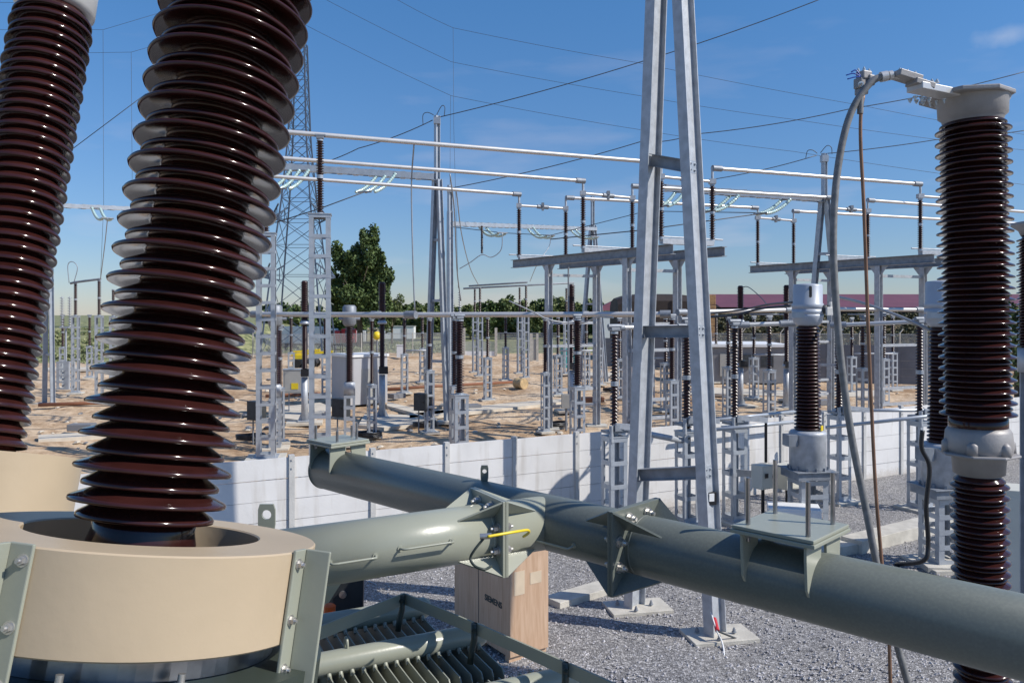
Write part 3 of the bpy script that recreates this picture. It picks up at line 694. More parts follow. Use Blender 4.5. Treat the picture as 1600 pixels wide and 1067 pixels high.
b = MB(); b.obox(W(1416, 121, Yc), V((.93, .2, -.2)).normalized(), V((-.2, .97, 0)).normalized(), V((.2, 0, .97)).normalized(), (.12, .08, .030)); b.obox(W(1438, 133, Yc), V((.93, .2, -.2)).normalized(), V((-.2, .97, 0)).normalized(), V((.2, 0, .97)).normalized(), (.10, .08, .026)); pl = b.build('lug_plate', cast, cb, .003)
b = MB(); bolts(b, [W(px, py, Yc+dy) for px, py in ((1406, 114), (1418, 116), (1430, 119)) for dy in (-.02, .025)], (0, 0, 1), .009, .014); b.build('bolt', bolt, pl)
c2 = thing('earth_cable', 'thin brown copper cable hanging straight down from the blue taped clamp', 'cable', W(1352, 125, Yc))
b = MB(); b.path(bez([W(1349, 150, Yc), W(1345, 180, Yc), W(1345, 230, Yc), W(1350, 330, Yc), W(1356, 500, Yc), W(1361, 620, Yc), W(1368, 760, Yc), W(1378, 880, Yc), W(1388, 980, Yc), W(1392, 1090, Yc)], 6), [.0085]*55, 8); b.build('cable', copper, c2)
b = MB(); b.tube(W(1345, 150, Yc), W(1344, 178, Yc), .014, n=10); b.build('shrink_sleeve', cable, c2)
b = MB()
for (px, py, dx, dz) in ((1350, 119, .055, .04), (1345, 131, .045, .05), (1357, 127, .035, .05), (1346, 144, .04, .03)): b.box(W(px, py, Yc+.045), (dx, .05, dz), .4)
cl_ = b.build('clamp', cast, c2, .006)
b = MB(); bolts(b, [W(1341, 114, Yc+.045), W(1350, 112, Yc+.045), W(1358, 115, Yc+.045)], (0, 0, 1), .007, .014); bolts(b, [W(1345, 132, Yc+.01)], (0, -1, 0), .009, .015); b.build('bolt', bolt, cl_)
b = MB()
for a in ((1322, 118), (1324, 124), (1330, 113)): b.path(bez([W(1345, 120, Yc), W((1345+a[0])/2, a[1]-3, Yc), W(a[0], a[1], Yc)], 4), .003, 5)
b.build('blue_tape', blue, c2)
# second far arrester at the right edge
def arr2(px, Y):
    t = thing('surge_arrester', 'ribbed black column just cut off by the right edge behind the head', 'surge arrester', Gd(px, Y)); 
    b = MB(); b.lathe(sheds(1.15, .12, .17, .15, .06, 0), 40, Gd(px, Y, 4.65), (0, 0, 1)); b.build('porcelain', porc, t)
    b = MB(); b.lathe([(.13, 0), (.15, .05), (.22, .1), (.22, .13), (.1, .15)], 32, Gd(px, Y, 5.80), (0, 0, 1)); b.build('cast_head', cast, t)
    b = MB(); b.lathe([(.16, 4.4), (.16, 4.65)], 24, Gd(px, Y, 0), (0, 0, 1)); b.hbeam(Gd(px, Y), Gd(px, Y, 4.4), (1, 0, 0), .2, .2); b.build('support_post', galv, t)
arr2(1618, 8.2)

# ================================================================== A-FRAME GANTRY
LA, LB_ = Gp(991, 952), Gp(1118, 996)
uA = (LB_-LA).normalized()
af = thing('gantry_frame', 'tall grey steel A-frame of two leaning beams standing on the gravel', 'gantry', (LA+LB_)/2)
gap = 3.1
topz = 14.0
mid = (LA+LB_)/2+V((.02, .1, 0))
def legpt(L0, z):
    # measured: spacing shrinks linearly up to the apex
    apex = W(1043, -480, mid.y); k = z/apex.z; return L0.lerp(V((apex.x, apex.y, 0)), k)+V((0, 0, z))
for L0, nm in ((LA, 'left'), (LB_, 'right')):
    b = MB(); b.hbeam(legpt(L0, .06), legpt(L0, 12.5), uA, .18, .35, .016); lg = b.build('leg', galv, af)
    b = MB()
    for z in ((490-255)/F, (490-518)/F, (490-740)/F):
        p = legpt(L0, CAMH+z*L0.y)+uA*.013
        if nm == 'right':
            b.mark(); b.obox(p, uA, V((-uA.y, uA.x, 0)), V((0, 0, 1)), (.010, .19, .20))
            bolts(b, [p+uA*.006+V((-uA.y, uA.x, 0))*a+V((0, 0, c)) for a in (-.055, .055) for c in (-.05, .05)], uA, .018, .02); b.marks = b.marks[:-4]
    if b.v: b.build('splice_plate', galvb, lg)
    b = MB()
    b.box(L0+V((0, 0, .075)), (.5, .5, .03), math.atan2(uA.y, uA.x))
    vv = V((-uA.y, uA.x, 0))
    for s_ in (-1, 1):
        b.prism([L0+uA*s_*.13+V((0, 0, .09))-vv*.006, L0+uA*s_*.25+V((0, 0, .09))-vv*.006, L0+uA*s_*.13+V((0, 0, .36))-vv*.006], vv*.012)
    bolts(b, [L0+uA*a*.2+vv*c*.2+V((0, 0, .09)) for a in (-1, 1) for c in (-1, 1)], (0, 0, 1), .025, .05)
    b.build('base_plate', galvd, lg)
    b = MB(); b.obox(L0+V((.05, .0, .025)), V((.98, .2, 0)), V((-.2, .98, 0)), V((0, 0, 1)), (1.05, .62, .09)); b.build('footing', conc, af, .01)
for z in ((490-255)/F, (490-518)/F, (490-740)/F):
    p = legpt(LA, CAMH+z*LA.y); q = legpt(LB_, CAMH+z*LB_.y)
    b = MB(); b.hbeam(p+uA*.012, q-uA*.012, V((-uA.y, uA.x, 0)), .16, .20 , .012); b.build('cross_beam', galvd, af)
b = MB(); q = legpt(LB_, .6); 
ln = thing('earthing_lead', 'red tipped clear earthing cable lying at the foot of the right gantry leg', 'cable', LB_)
b = MB(); b.path(bez([W(1104, 930, 12.3), W(1112, 960, 12.2), W(1120, 985, 12.0), W(1130, 1010, 11.9), W(1135, 1067, 11.0)], 6), .012, 6); b.build('white_cable', white, ln)
b = MB(); b.tube(W(1116, 966, 12.2), W(1121, 985, 12.0), .035, n=8); b.tube(W(1104, 930, 12.4), W(1106, 942, 12.3), .03, n=8); b.build('red_sleeve', redp, ln)
b = MB(); b.tube(W(1120, 985, 12.0), Gp(1155, 1002)+V((0, 0, .03)), .016, n=6); b.build('clamp_rod', darkm, ln)
# floodlight on the right leg
fl_ = thing('floodlight', 'small black floodlight with pale lens fixed by the right gantry leg', 'floodlight', W(1112, 778, 12.6))
b = MB(); b.box(W(1111, 778, 12.5), (.14, .09, .20), .3); b.path([W(1096, 784, 12.6), W(1103, 790, 12.55), W(1111, 787, 12.5)], .012, 6); b.build('housing', black, fl_, .01)
b = MB(); b.obox(W(1112, 777, 12.44), V((.955, .295, 0)), V((-.295, .955, 0)), V((0, 0, 1)), (.085, .012, .12)); b.build('lens', white, fl_)
# unseen gantry added on the right so that its beams shadow the gravel
og = thing('gantry_frame', 'unseen steel gantry with twin beams added beyond the right edge to shadow the gravel', 'gantry', (12, 6.5, 0))
b = MB()
for q, r_ in (((7.6, 9.1, 8.2), (16, 6.0, 8.2)),): b.bar(q, r_, .3, .35)
b.bar((7.9, 7.9, 7.2), (16, 5.0, 7.2), .14, .16); b.build('beam', galv, og)
for x, y in ((10.4, 8.08), (15.8, 6.07)):
    b = MB(); b.hbeam((x, y, 0), (x, y, 8.0), (1, 0, 0), .25, .25); b.build('leg', galv, og)
b = MB(); b.bar((10.4, 8.08, 7.1), (10.4, 7.0, 7.1), .1, .1); b.bar((15.8, 6.07, 7.1), (15.8, 5.07, 7.1), .1, .1); b.build('bracket', galv, og)

# ================================================================== SUPPORT TEMPLATES
def lattice(b, wd, h, stepz, t=.008, la=None, bh=.10, z0=.1):
    la = la or wd*.22
    for sx in (-1, 1):
        for sy in (-1, 1):
            x, y = sx*wd/2, sy*wd/2
            b.box((x-sx*t/2, y-sy*la/2, z0+(h-z0)/2), (t, la, h-z0)); b.box((x-sx*(la/2+t/2), y-sy*t/2, z0+(h-z0)/2), (la-t, t, h-z0))
    n = max(2, round((h-z0)/stepz)); 
    for i in range(n+1):
        z = z0+bh/2+(h-z0-bh)*i/n
        for s_ in (-1, 1):
            b.box((0, s_*(wd/2+.004), z), (wd, .006, bh)); b.box((s_*(wd/2+.004), 0, z), (.006, wd, bh))
    return b
def post_builder(wd, h, ztop, r, secs=2, stepz=.5, cap=True, pitch=.075, footing=True, topm=galvd):
    def f(t):
        b = MB(); lattice(b, wd, h, stepz); b.box((0, 0, .09), (wd*1.35, wd*1.35, .02)); b.box((0, 0, h+.012), (wd*1.1, wd*1.1, .024)); b.build('lattice_column', galvb, t)
        if footing: b = MB(); b.box((0, 0, .03), (wd*2.1, wd*2.1, .10)); b.build('footing', conc, t, .01)
        L_ = (ztop-h-.02)/secs
        for k in range(secs):
            z = h+.024+k*L_
            b = MB(); b.lathe([(r*.62, 0), (r*.8, .01), (r*.8, .06)]+[(a, c+.06) for a, c in shedsf(L_-.14, r*.58, r, pitch)]+[(r*.8, L_-.08), (r*.8, L_-.01), (r*.5, L_)], 16, (0, 0, z), (0, 0, 1)); ins = b.build('insulator', porcf, t)
            b = MB(); b.mark(); b.lathe([(r*.85, 0), (r*.85, .05)], 14, (0, 0, z), (0, 0, 1), smooth=False); b.mark(); b.lathe([(r*.85, 0), (r*.85, .05)], 14, (0, 0, z+L_-.055), (0, 0, 1), smooth=False); b.build('flange', galvb, ins)
        if cap:
            b = MB(); b.box((0, 0, ztop+.05), (.22, .16, .07)); b.tube((-.16, 0, ztop+.12), (.16, 0, ztop+.12), .05, n=8); b.build('bus_clamp', topm, t, .01)
    return f
def place_post(px, Y, wd, h, ztop, r, label, group, name='insulator_post', rz=.15, **k):
    key = ('post', wd, h, ztop, r, tuple(sorted((a, str(c)) for a, c in k.items())))
    return inst(key, post_builder(wd, h, ztop, r, **k), name, label, 'insulator post', Gd(px, Y), rz, group)
g1 = 'brown insulator posts on lattice columns'
RZ = .40
place_post(500, 24.0, .62, 7.95, 10.22, .115, 'tallest lattice column with busbar clamp, right of the big bushing', g1, stepz=.60, rz=.2)
place_post(416, 27.6, .62, 7.75, 10.22, .115, 'tall lattice column half hidden by the big bushing, beside the other tall column', g1, stepz=.60, rz=.2)
for (px, Y, wd, h, zt, r, lab) in [
    (718, 24.6, .44, 2.5, 4.82, .15, 'insulator post on a lattice column just behind the white wall left of centre'),
    (902, 27.2, .40, 2.5, 4.82, .17, 'thick insulator post under the steel platform, right of its first column'),
    (1050, 29.8, .36, 2.5, 4.82, .14, 'insulator post seen between the two legs of the A-frame'),
    (581, 32.4, .34, 2.1, 4.75, .10, 'insulator post with small yellow tag in front of the white kiosk'),
    (671, 33.5, .34, 2.6, 4.75, .12, 'slim insulator post left of the mast legs'),
    (711, 28.5, .34, 2.4, 4.80, .15, 'insulator post half hidden behind the one at the white wall'),
    (852, 33.6, .30, 2.5, 4.75, .12, 'insulator post left of the first platform column'),
    (437, 31.0, .34, 2.1, 4.4, .12, 'insulator post close to the right of the big bushing, low by the tall column'),
    (960, 17.8, .42, 2.27, 4.60, .10, 'insulator post on the gravel left of the A-frame'),
    (1073, 19.0, .40, 2.2, 4.75, .12, 'insulator post on the gravel between the A-frame legs'),
    (1148, 19.2, .42, 2.27, 4.70, .10, 'insulator post on the gravel just right of the A-frame'),
    (1311, 21.2, .42, 2.3, 4.60, .12, 'insulator post on the gravel crossed by the thick looping cable'),
    (1437, 20.4, .42, 2.25, 4.75, .11, 'insulator post on the gravel left of the ribbed arrester, with black cable')]:
    place_post(px, Y, wd, h, zt, r, lab, g1, rz=RZ)
g2 = 'small distant insulator posts'
for (px, Y, h, zt, lab) in [
    (916, 54, 2.5, 5.0, 'distant insulator post right of the platform, left one of a pair'), (936, 56, 2.6, 5.0, 'distant insulator post at the slim mast, right one of a pair'),
    (1119, 58, 2.2, 4.9, 'distant insulator post close right of the A-frame by the low grey building'), (1178, 47, 2.4, 4.7, 'distant insulator post in front of the low grey building'),
    (1232, 46, 2.4, 5.0, 'distant insulator post at the right end of the low grey building'), (1331, 50, 2.3, 4.6, 'distant insulator post right of the copper cable foot, before the grey yard wall'),
    (1381, 44, 2.5, 4.9, 'distant insulator post left of the right platform column'), (1300, 48, 2.3, 4.7, 'distant insulator post between the white headed transformer and thick cable'),
    (968, 47, 2.3, 4.6, 'distant insulator post just left of the A-frame'), (1075, 50, 2.4, 4.8, 'distant insulator post between the A-frame legs')]:
    place_post(px, Y, .42, h, zt, .13, lab, g2, rz=.3, stepz=.5, pitch=.12)
extra = [(1015, 44, 'left of the two seen through the A-frame feet'), (1040, 41, 'right of the two seen through the A-frame feet'), (1103, 46, 'hugging the right edge of the A-frame'), (1138, 38, 'with its foot just above the wall, right of the A-frame'),
 (1202, 36, 'left of the white headed transformer insulator'), (1348, 37, 'immediately left of the copper cable'), (1395, 52, 'behind the main right platform column'), (1458, 40, 'left of the half hidden white head'),
 (872, 49, 'between the two left platform columns'), (762, 46, 'left of the log'), (790, 60, 'behind the log, left'), (660, 58, 'left of the mast in front of the gate'), (632, 50, 'right of the white kiosk'), (508, 48, 'behind the tallest lattice column'), (455, 52, 'by the grey cabinet'),
 (98, 60, 'near the left mast foot'), (140, 62, 'between the two slim columns at the left')]
for px, Y, lab in extra:
    place_post(px, Y, .42, 2.45, 4.75, .13, 'small distant insulator post '+lab, g2, rz=.3, stepz=.5, pitch=.12)
g3 = 'tall slim disconnector columns'
for (px, Y, h, zt, lab) in [
    (742, 68, 5.0, 7.1, 'slim lattice disconnector column left of the wooden log, nearer the mast'), (750, 64, 5.0, 7.1, 'slim lattice disconnector column with pale foot beside its twin'),
    (812, 67, 5.0, 7.2, 'slim lattice disconnector column standing behind the log'), (822, 62, 5.0, 7.2, 'slim lattice disconnector column over the log, right one'),
    (885, 66, 5.0, 7.1, 'slim lattice disconnector column seen inside the platform frame'),
    (118, 50, 4.85, 6.9, 'slim lattice disconnector column left of two in the gap between the bushings'), (155, 48, 4.85, 7.0, 'slim lattice disconnector column right of two in the gap between the bushings'),
    (177, 53, 4.8, 6.6, 'slim lattice disconnector column partly covered by the big bushing sheds')]:
    place_post(px, Y, .42, h, zt, .12, lab, g3, rz=.25, stepz=.7, pitch=.12, cap=False)
def rod(name, label, cat, pts, r, m, n=8, group=None):
    b = MB(); b.path(pts, r, n); o = b.build(name, m); o.location = (0, 0, 0)
    # put the origin at the first point
    p0 = V(pts[0]); o.data.transform(M.Translation(-p0)); o.location = p0
    return tag(o, label, cat, group)
rod('contact_bar', 'thin bar joining the tops of the two slim columns between the bushings', 'busbar', [W(110, 443, 50), W(118, 441, 50), W(157, 436, 48)], .07, galvd)
rod('contact_bar', 'thin upper bar over the slim columns left of the platform', 'busbar', [W(733, 447, 66), W(824, 441, 63)], .07, galvd)
rod('contact_bar', 'thin lower bar reaching from the masts to the platform frame', 'busbar', [W(724, 451, 67), W(897, 442, 66)], .07, galvd)

for lab, a, c, Y, z in (('frame bar joining two distant posts before the low grey building', 1178, 1232, 46.5, 2.6), ('frame bar joining two distant posts right of the copper cable', 1331, 1395, 50, 2.5), ('frame bar joining two distant posts at the left platform', 872, 936, 52, 2.6), ('frame bar joining posts seen through the A-frame', 1015, 1103, 44, 2.55), ('frame bar over posts left of the mast', 632, 672, 52, 2.6)):
    rod('frame_bar', lab, 'bar', [Gd(a, Y, z), Gd(c, Y, z)], .06, galv, 6, 'frame bars between distant posts')
    rod('contact_bar', lab.replace('frame bar', 'upper contact bar'), 'busbar', [Gd(a-6, Y, 4.95), Gd(c+6, Y, 4.95)], .05, galvd, 6, 'contact bars on distant posts')
# ---------------- high busbars and disconnectors
ZB = 10.4
def B(px, py): 
    Y = (ZB-CAMH)*F/(HY-py); return W(px, py, Y)
g4 = 'high silvery busbar tubes'
def busbar(label, p, q, r=.075, name='busbar', group=g4, n=12):
    t = thing(name, label, 'busbar', p, group); b = MB(); b.tube(p, q, r, n=n); b.build('tube', alu, t)
    d = (V(q)-V(p)).normalized()
    b = MB(); b.mark(); b.tube(V(p)-d*.05, V(p)+d*.35, r*1.5, n=10); b.mark(); b.tube(V(q)-d*.35, V(q)+d*.05, r*1.5, n=10); b.build('end_clamp', galvd, t); return t
busbar('topmost silver busbar tube crossing from the big bushing to the A-frame', B(380, 201), B(1033, 254.5))
busbar('middle silver busbar tube ending above the left platform', B(372, 242), B(912, 283))
busbar('lowest silver busbar tube ending at the left corner of the platform', B(365, 271), B(812, 304))
busbar('highest silver busbar tube right of the A-frame', B(1115, 263), B(1438, 288))
busbar('silver busbar tube passing behind the A-frame top legs to the looping cable', B(989, 291), B(1300, 309))
busbar('silver busbar tube from the left platform to the right platform corner', B(886, 309), B(1183, 325))
busbar('upper thin silver busbar tube at the right behind the arrester', B(1357, 313), B(1640, 334))
busbar('lower thin silver busbar tube at the right behind the arrester', B(1240, 330), B(1640, 352))
# disconnectors: pair of posts and arm
def discon(label, pL, pR, zb, rr=.115):
    """pL, pR busbar end points; arm 0.4 m below"""
    t = thing('disconnector', label, 'disconnector', V((pL.x, pL.y, zb)), 'high voltage disconnectors on the platforms')
    za = ZB-.50
    for p in (pL, pR):
        b = MB(); L_ = (za-.12-zb)/2
        for k in range(2):
            b.lathe([(rr*.62, 0)]+shedsf(L_-.12, rr*.58, rr, .085, .05)+[(rr*.62, L_)], 14, (p.x, p.y, zb+k*L_), (0, 0, 1))
        ins = b.build('insulator', porcf, t)
        b = MB()
        for k in range(3): b.mark(); b.lathe([(rr*.85, -.05), (rr*.85, .05)], 12, (p.x, p.y, zb+k*L_), (0, 0, 1), smooth=False)
        b.build('flange', galvb, ins)
        b = MB(); b.tube((p.x, p.y, za-.1), (p.x, p.y, ZB+.05), .05, n=8); b.box((p.x, p.y, za), (.24, .24, .18)); b.build('riser', galv, t)
    a = V((pL.x, pL.y, za)); c = V((pR.x, pR.y, za)); m_ = (a+c)/2
    b = MB(); b.tube(a, c, .055, n=8); b.build('blade', alu, t)
    d = (c-a).normalized()
    b = MB(); b.tube(m_-d*.28, m_+d*.28, .095, n=8); b.box(m_+V((0, 0, .1)), (.12, .3, .16)); b.box(m_-V((0, 0, .1)), (.1, .2, .12)); b.build('contact_jaw', galvd, t)
    z = zb-.1
    b = MB(); b.bar((a.x, a.y, z), (c.x, c.y, z), .22, .2); b.tube(V((a.x, a.y, z+.16))-d*.5, V((c.x, c.y, z+.16))+d*.5, .03, n=6); b.build('base_frame', galv, t)
    return t
PLZ = 7.55
A1_, A2_ = B(1033, 254.5), B(1113, 263)
B1_, B2_ = B(911, 283), B(988, 291)
C1_, C2_ = B(811, 304), B(884, 309)
discon('disconnector with white contact arm between the A-frame legs and the highest right busbar', A1_, A2_, PLZ+.15)
discon('disconnector with contact arm in the middle of the left platform', B1_, B2_, PLZ+.15)
discon('disconnector with contact arm at the left end of the left platform', C1_, C2_, PLZ+.05)
B3_, B4_ = B(1303, 309), B(1356, 313)
C3_, C4_ = B(1184, 325), B(1240, 330)
A3_ = B(1438, 288); A4_ = B(1512, 294)
discon('disconnector seen between the looping cable and the copper cable', B3_, B4_, PLZ+.1)
discon('disconnector with contact arm at the left end of the right platform', C3_, C4_, PLZ)
discon('disconnector partly hidden by the ribbed arrester column', A3_, A4_, PLZ+.1)
def platform(label, near1, near2, far1, far2, cols):
    t = thing('steel_platform', label, 'platform', V((far1.x, far1.y, 0)))
    for i, (a, c) in enumerate(((far1, near1), (far2, near2))):
        a = V((a.x, a.y, PLZ-.28)); c = V((c.x, c.y, PLZ-.28)); d = (c-a).normalized()
        b = MB(); b.hbeam(a-d*.5, c+d*.6, d.cross(V((0, 0, 1))), .26, .36, .02); b.build('girder', galvd, t)
        for k in cols:
            p = a.lerp(c, k)
            b = MB(); b.hbeam((p.x, p.y, 0), (p.x, p.y, PLZ-.47), d, .26, .24, .02)
            b.prism([p+d*.13+V((0, 0, -.19)), p+d*.45+V((0, 0, -.19)), p+d*.13+V((0, 0, -.6))], d.cross(V((0, 0, 1)))*.02)
            b.prism([p-d*.13+V((0, 0, -.19)), p-d*.45+V((0, 0, -.19)), p-d*.13+V((0, 0, -.6))], d.cross(V((0, 0, 1)))*.02)
            b.build('column', galv, t)
            b = MB(); b.box((p.x, p.y, .04), (.9, .9, .1)); b.build('footing', conc, t)
    for k in cols:
        p = far1.lerp(near1, k); q = far2.lerp(near2, k)
        for z in (PLZ-.9, 4.6, 3.6, 1.7, 1.0):
            b = MB(); b.bar((p.x, p.y, z), (q.x, q.y, z), .10, .12); b.build('tie_bar', galv, t)
    return t
platform('left steel platform on columns carrying three disconnectors', A1_, A2_, C1_, C2_, (.25, .8))
platform('right steel platform on columns behind the looping cable', A3_, A4_, C3_, C4_, (.25, .78))
# stack of operating rods + mechanism box on the left platform columns
p = C1_.lerp(A1_, .25)
bx = thing('control_box', 'grey mechanism box hanging low on the left platform columns', 'control box', (p.x+.6, p.y, 0))
b = MB(); b.box((p.x+.75, p.y-.1, 1.25), (.42, .3, .6)); b.build('box_body', greyc, bx, .01)
b = MB(); b.tube((p.x+.75, p.y-.1, 0), (p.x+.75, p.y-.1, .95), .05, n=8); b.tube((p.x+.85, p.y, 1.5), (p.x+.85, p.y, 7.0), .035, n=8); b.build('rod', galvd, bx)

# horizon level bus
g5 = 'long grey busbar tubes at eye level'
pb = [W(395, 492, 31.5), W(640, 491, 26.6), W(1046, 491.0, 29.4), W(1240, 486, 33)]
busbar('eye level grey busbar tube from the big bushing to the mast', W(395, 491, 29), W(648, 492, 25.6), .085, group=g5)
busbar('eye level grey busbar tube between the mast and the A-frame', W(582, 492, 31.8), W(1046, 491, 29.6), .1, group=g5)
busbar('eye level grey busbar tube right of the A-frame, upper one', W(1060, 488, 30), W(1236, 484, 33), .085, group=g5)
busbar('eye level grey busbar tube right of the A-frame, lower one', W(1148, 508, 19.3), W(1240, 505, 19.4), .055, group=g5)
busbar('eye level grey busbar tube behind the copper cable, upper one', W(1290, 483, 34), W(1440, 484, 36), .085, group=g5)
busbar('eye level grey busbar tube behind the copper cable, lower one', W(1300, 508, 21.2), W(1450, 502, 20.4), .055, group=g5)
busbar('grey tube bar over the posts left of the A-frame', W(955, 512, 17.9), W(1076, 510, 19), .05, group=g5)
# operating rails between gravel posts
g6 = 'thin horizontal drive tubes between the gravel posts'
for lab, p, q in (('thin light drive tube right of the A-frame, lower', W(1086, 674, 18.7), W(1240, 659, 19.0)), ('thin drive tube right of the A-frame, upper', W(1090, 659, 20.4), W(1242, 643, 22.0)),
                  ('thin drive tube between the white headed transformer and the looping cable', W(1290, 668, 20.8), W(1470, 648, 19.6)), ('drive tube above the wall right of the looping cable', W(1300, 641, 22), W(1455, 641, 21.4)),
                  ('flat drive rail between the A-frame legs', W(962, 668, 18.2), W(1075, 690, 18.9))):
    rod('drive_tube', lab, 'tube', [p, q], .045 if 'flat' not in lab else .07, galvb if 'flat' not in lab else galv, group=g6)
# mechanism heads on the gravel supports
for px, Y, lab in ((960, 17.8, 'left of the A-frame'), (1073, 19.0, 'between the A-frame legs'), (1148, 19.2, 'right of the A-frame'), (1311, 21.2, 'at the looping cable'), (1437, 20.4, 'left of the arrester')):
    p = Gd(px, Y, 2.42)
    t = thing('drive_mechanism', 'bolted drive mechanism on top of the gravel column '+lab, 'mechanism', p, 'drive mechanisms on the gravel columns')
    b = MB(); b.box(p+V((0, -.02, -.03)), (.5, .34, .06), RZ); b.box(p+V((.06, -.2, .07)), (.22, .12, .14), RZ); b.build('bed_plate', galvd, t)
    b = MB(); b.tube(p+V((-.1, -.25, .12)), p+V((-.1, -.25, -.25)), .05, n=8); b.bar(p+V((0, -.24, .12)), p+V((.75, -.1, .04)), .06, .12); b.build('crank_arm', galv, t)
# ---------------- current transformers
def ct_builder(t):
    b = MB(); lattice(b, .62, 1.38, .36, la=.12); b.build('lattice_column', galvb, t); D = []
    b = MB(); b.box((0, 0, .03+.37), (1.1, 1.1, .10)); b.build('footing', conc, t, .01)
    b = MB(); b.box((0, 0, 1.86), (.86, .80, .17)); b.box((0, 0, 1.955), (.95, .9, .02)); b.build('base_frame', galvd, t, .006)
    b = MB(); b.lathe([(.37, 1.965), (.39, 1.98), (.39, 2.72), (.40, 2.75), (.36, 2.80), (.25, 2.82)], 40, (0, 0, 0), (0, 0, 1)); b.build('tank', galv, t)
    b = MB()
    for a in range(0, 360, 30): b.mark(); b.box((.40*math.cos(R(a)), .40*math.sin(R(a)), 2.0), (.05, .05, .07), R(a))
    b.build('anchor_lug', galvd, t); b = MB(); b.box((-.47, -.1, 2.62), (.2, .3, .25)); b.build('terminal_box', galvd, t)
    b = MB(); b.lathe(sheds(2.28, .20, .29, None, .078, 2.84, -.06), 40, (0, 0, 0), (0, 0, 1)); b.lathe([(.26, 2.80), (.24, 2.9)], 24, (0, 0, 0), (0, 0, 1)); b.build('insulator', porcf, t)
    b = MB(); b.lathe([(.20, 5.10), (.25, 5.12), (.30, 5.19), (.33, 5.30), (.33, 5.36)], 40, (0, 0, 0), (0, 0, 1)); b.lathe([(.33, 5.36), (.335, 5.40), (.33, 5.47)], 40, (0, 0, 0), (0, 0, 1)); b.lathe([(.33, 5.47), (.33, 5.58), (.31, 5.60), (.31, 5.98), (.29, 6.01), (.1, 6.03), (0, 6.03)], 40, (0, 0, 0), (0, 0, 1)); hd = b.build('head', whead, t)
    b = MB(); b.bar((-.42, -.1, 5.34), (-.1, -.25, 5.34), .10, .12); b.build('left_terminal', galvb, hd)
    b = MB(); b.lathe([(.10, 0), (.10, .16)], 16, (.20, -.16, 5.46), (.7, -.7, 0)); b.build('terminal_neck', darkm, hd)
    b = MB(); b.box((.33, -.32, 5.42), (.20, .05, .18), R(20)); b.box((.40, -.28, 5.55), (.12, .05, .14), R(20)); b.build('terminal_pad', alu, hd, .01)
    b = MB(); b.box((-.10, -.30, 5.84), (.055, .02, .20), R(-10)); b.lathe([(.028, 0), (.028, .02)], 12, (-.105, -.295, 5.94), (0, -1, 0)); b.lathe([(.028, 0), (.028, .02)], 12, (-.105, -.295, 5.745), (0, -1, 0)); b.build('oil_gauge', black, hd)
    b = MB(); b.box((.20, -.235, 2.88), (.10, .02, .11), R(35)); b.build('warning_plate', yellow, t)
    for ch in t.children:
        if ch.name.split('.')[0] != 'lattice_column': ch.data.transform(M.Translation((0, 0, -.37)))
        for g in ch.children: g.data.transform(M.Translation((0, 0, -.37)))
whead = mat('head_paint', (.40, .43, .48), .4, .1, .05, 3)
inst('ct', ct_builder, 'current_transformer', 'instrument transformer with rounded grey-white head standing on the gravel in full view', 'current transformer', Gd(1262, 17.6), .15, 'white headed instrument transformers')
inst('ct', ct_builder, 'current_transformer', 'instrument transformer with grey-white head half hidden behind the ribbed arrester', 'current transformer', Gd(1473, 15.9), .15, 'white headed instrument transformers', )
# smaller CTs in the back yard
def ct2_builder(t):
    b = MB(); lattice(b, .42, 1.9, .5); b.build('lattice_column', galvb, t)
    b = MB(); b.box((0, 0, .03), (1, 1, .10)); b.build('footing', pad, t)
    b = MB(); b.lathe([(.22, 1.92), (.22, 2.35), (.16, 2.4)], 18, (0, 0, 0), (0, 0, 1)); b.build('tank', galv, t)
    b = MB(); b.lathe(shedsf(2.1, .11, .17, .08, 2.4), 16, (0, 0, 0), (0, 0, 1)); b.build('insulator', porcf, t)
    b = MB(); b.lathe([(.15, 4.5), (.26, 4.62), (.26, 5.25), (.2, 5.32), (0, 5.33)], 18, (0, 0, 0), (0, 0, 1)); b.tube((-.4, 0, 4.8), (.4, 0, 4.8), .06, n=8); b.build('head', galvd, t)
g7 = 'small headed instrument transformers behind the wall'
inst('ct2', ct2_builder, 'current_transformer', 'small headed instrument transformer right of the tallest lattice column', 'current transformer', Gd(546, 30.5), .2, g7)
inst('ct2', ct2_builder, 'current_transformer', 'small headed instrument transformer between the big bushing and tallest column', 'current transformer', Gd(430, 29.5), .2, g7)
# tall single pole breakers
def brk_builder(t):
    b = MB(); b.lathe([(.16, 0.1), (.15, 2.1)], 10, (0, 0, 0), (0, 0, 1)); b.box((0, 0, .12), (.6, .6, .04)); b.prism([(-.3, -.01, .14), (-.12, -.01, .14), (-.12, -.01, .55)], (0, .02, 0)); b.prism([(.3, -.01, .14), (.12, -.01, .14), (.12, -.01, .55)], (0, .02, 0)); b.build('pole', galv, t)
    b = MB(); b.box((.06, -.12, 2.32), (.42, .36, .34)); b.build('gauge_box', black, t, .01)
    b = MB(); b.lathe([(.12, 2.2)]+shedsf(2.1, .105, .15, .09, 2.4)+[(.12, 4.5)], 14, (0, 0, 0), (0, 0, 1)); b.build('lower_insulator', porcf, t)
    b = MB(); b.mark(); b.lathe([(.22, 4.5), (.22, 4.62), (.16, 4.64), (.16, 4.7)], 12, (0, 0, 0), (0, 0, 1)); b.mark(); b.lathe([(.12, 2.15), (.2, 2.2), (.2, 2.34)], 12, (0, 0, 0), (0, 0, 1)); b.build('flange', galvb, t)
    b = MB(); b.lathe(shedsf(1.75, .14, .19, .08, 4.7)+[(.12, 6.47), (.1, 6.5)], 16, (0, 0, 0), (0, 0, 1)); b.build('upper_insulator', porcf, t)
    b = MB(); b.box((0, 0, .02), (1.6, 1.1, .12)); b.build('footing', pad, t)
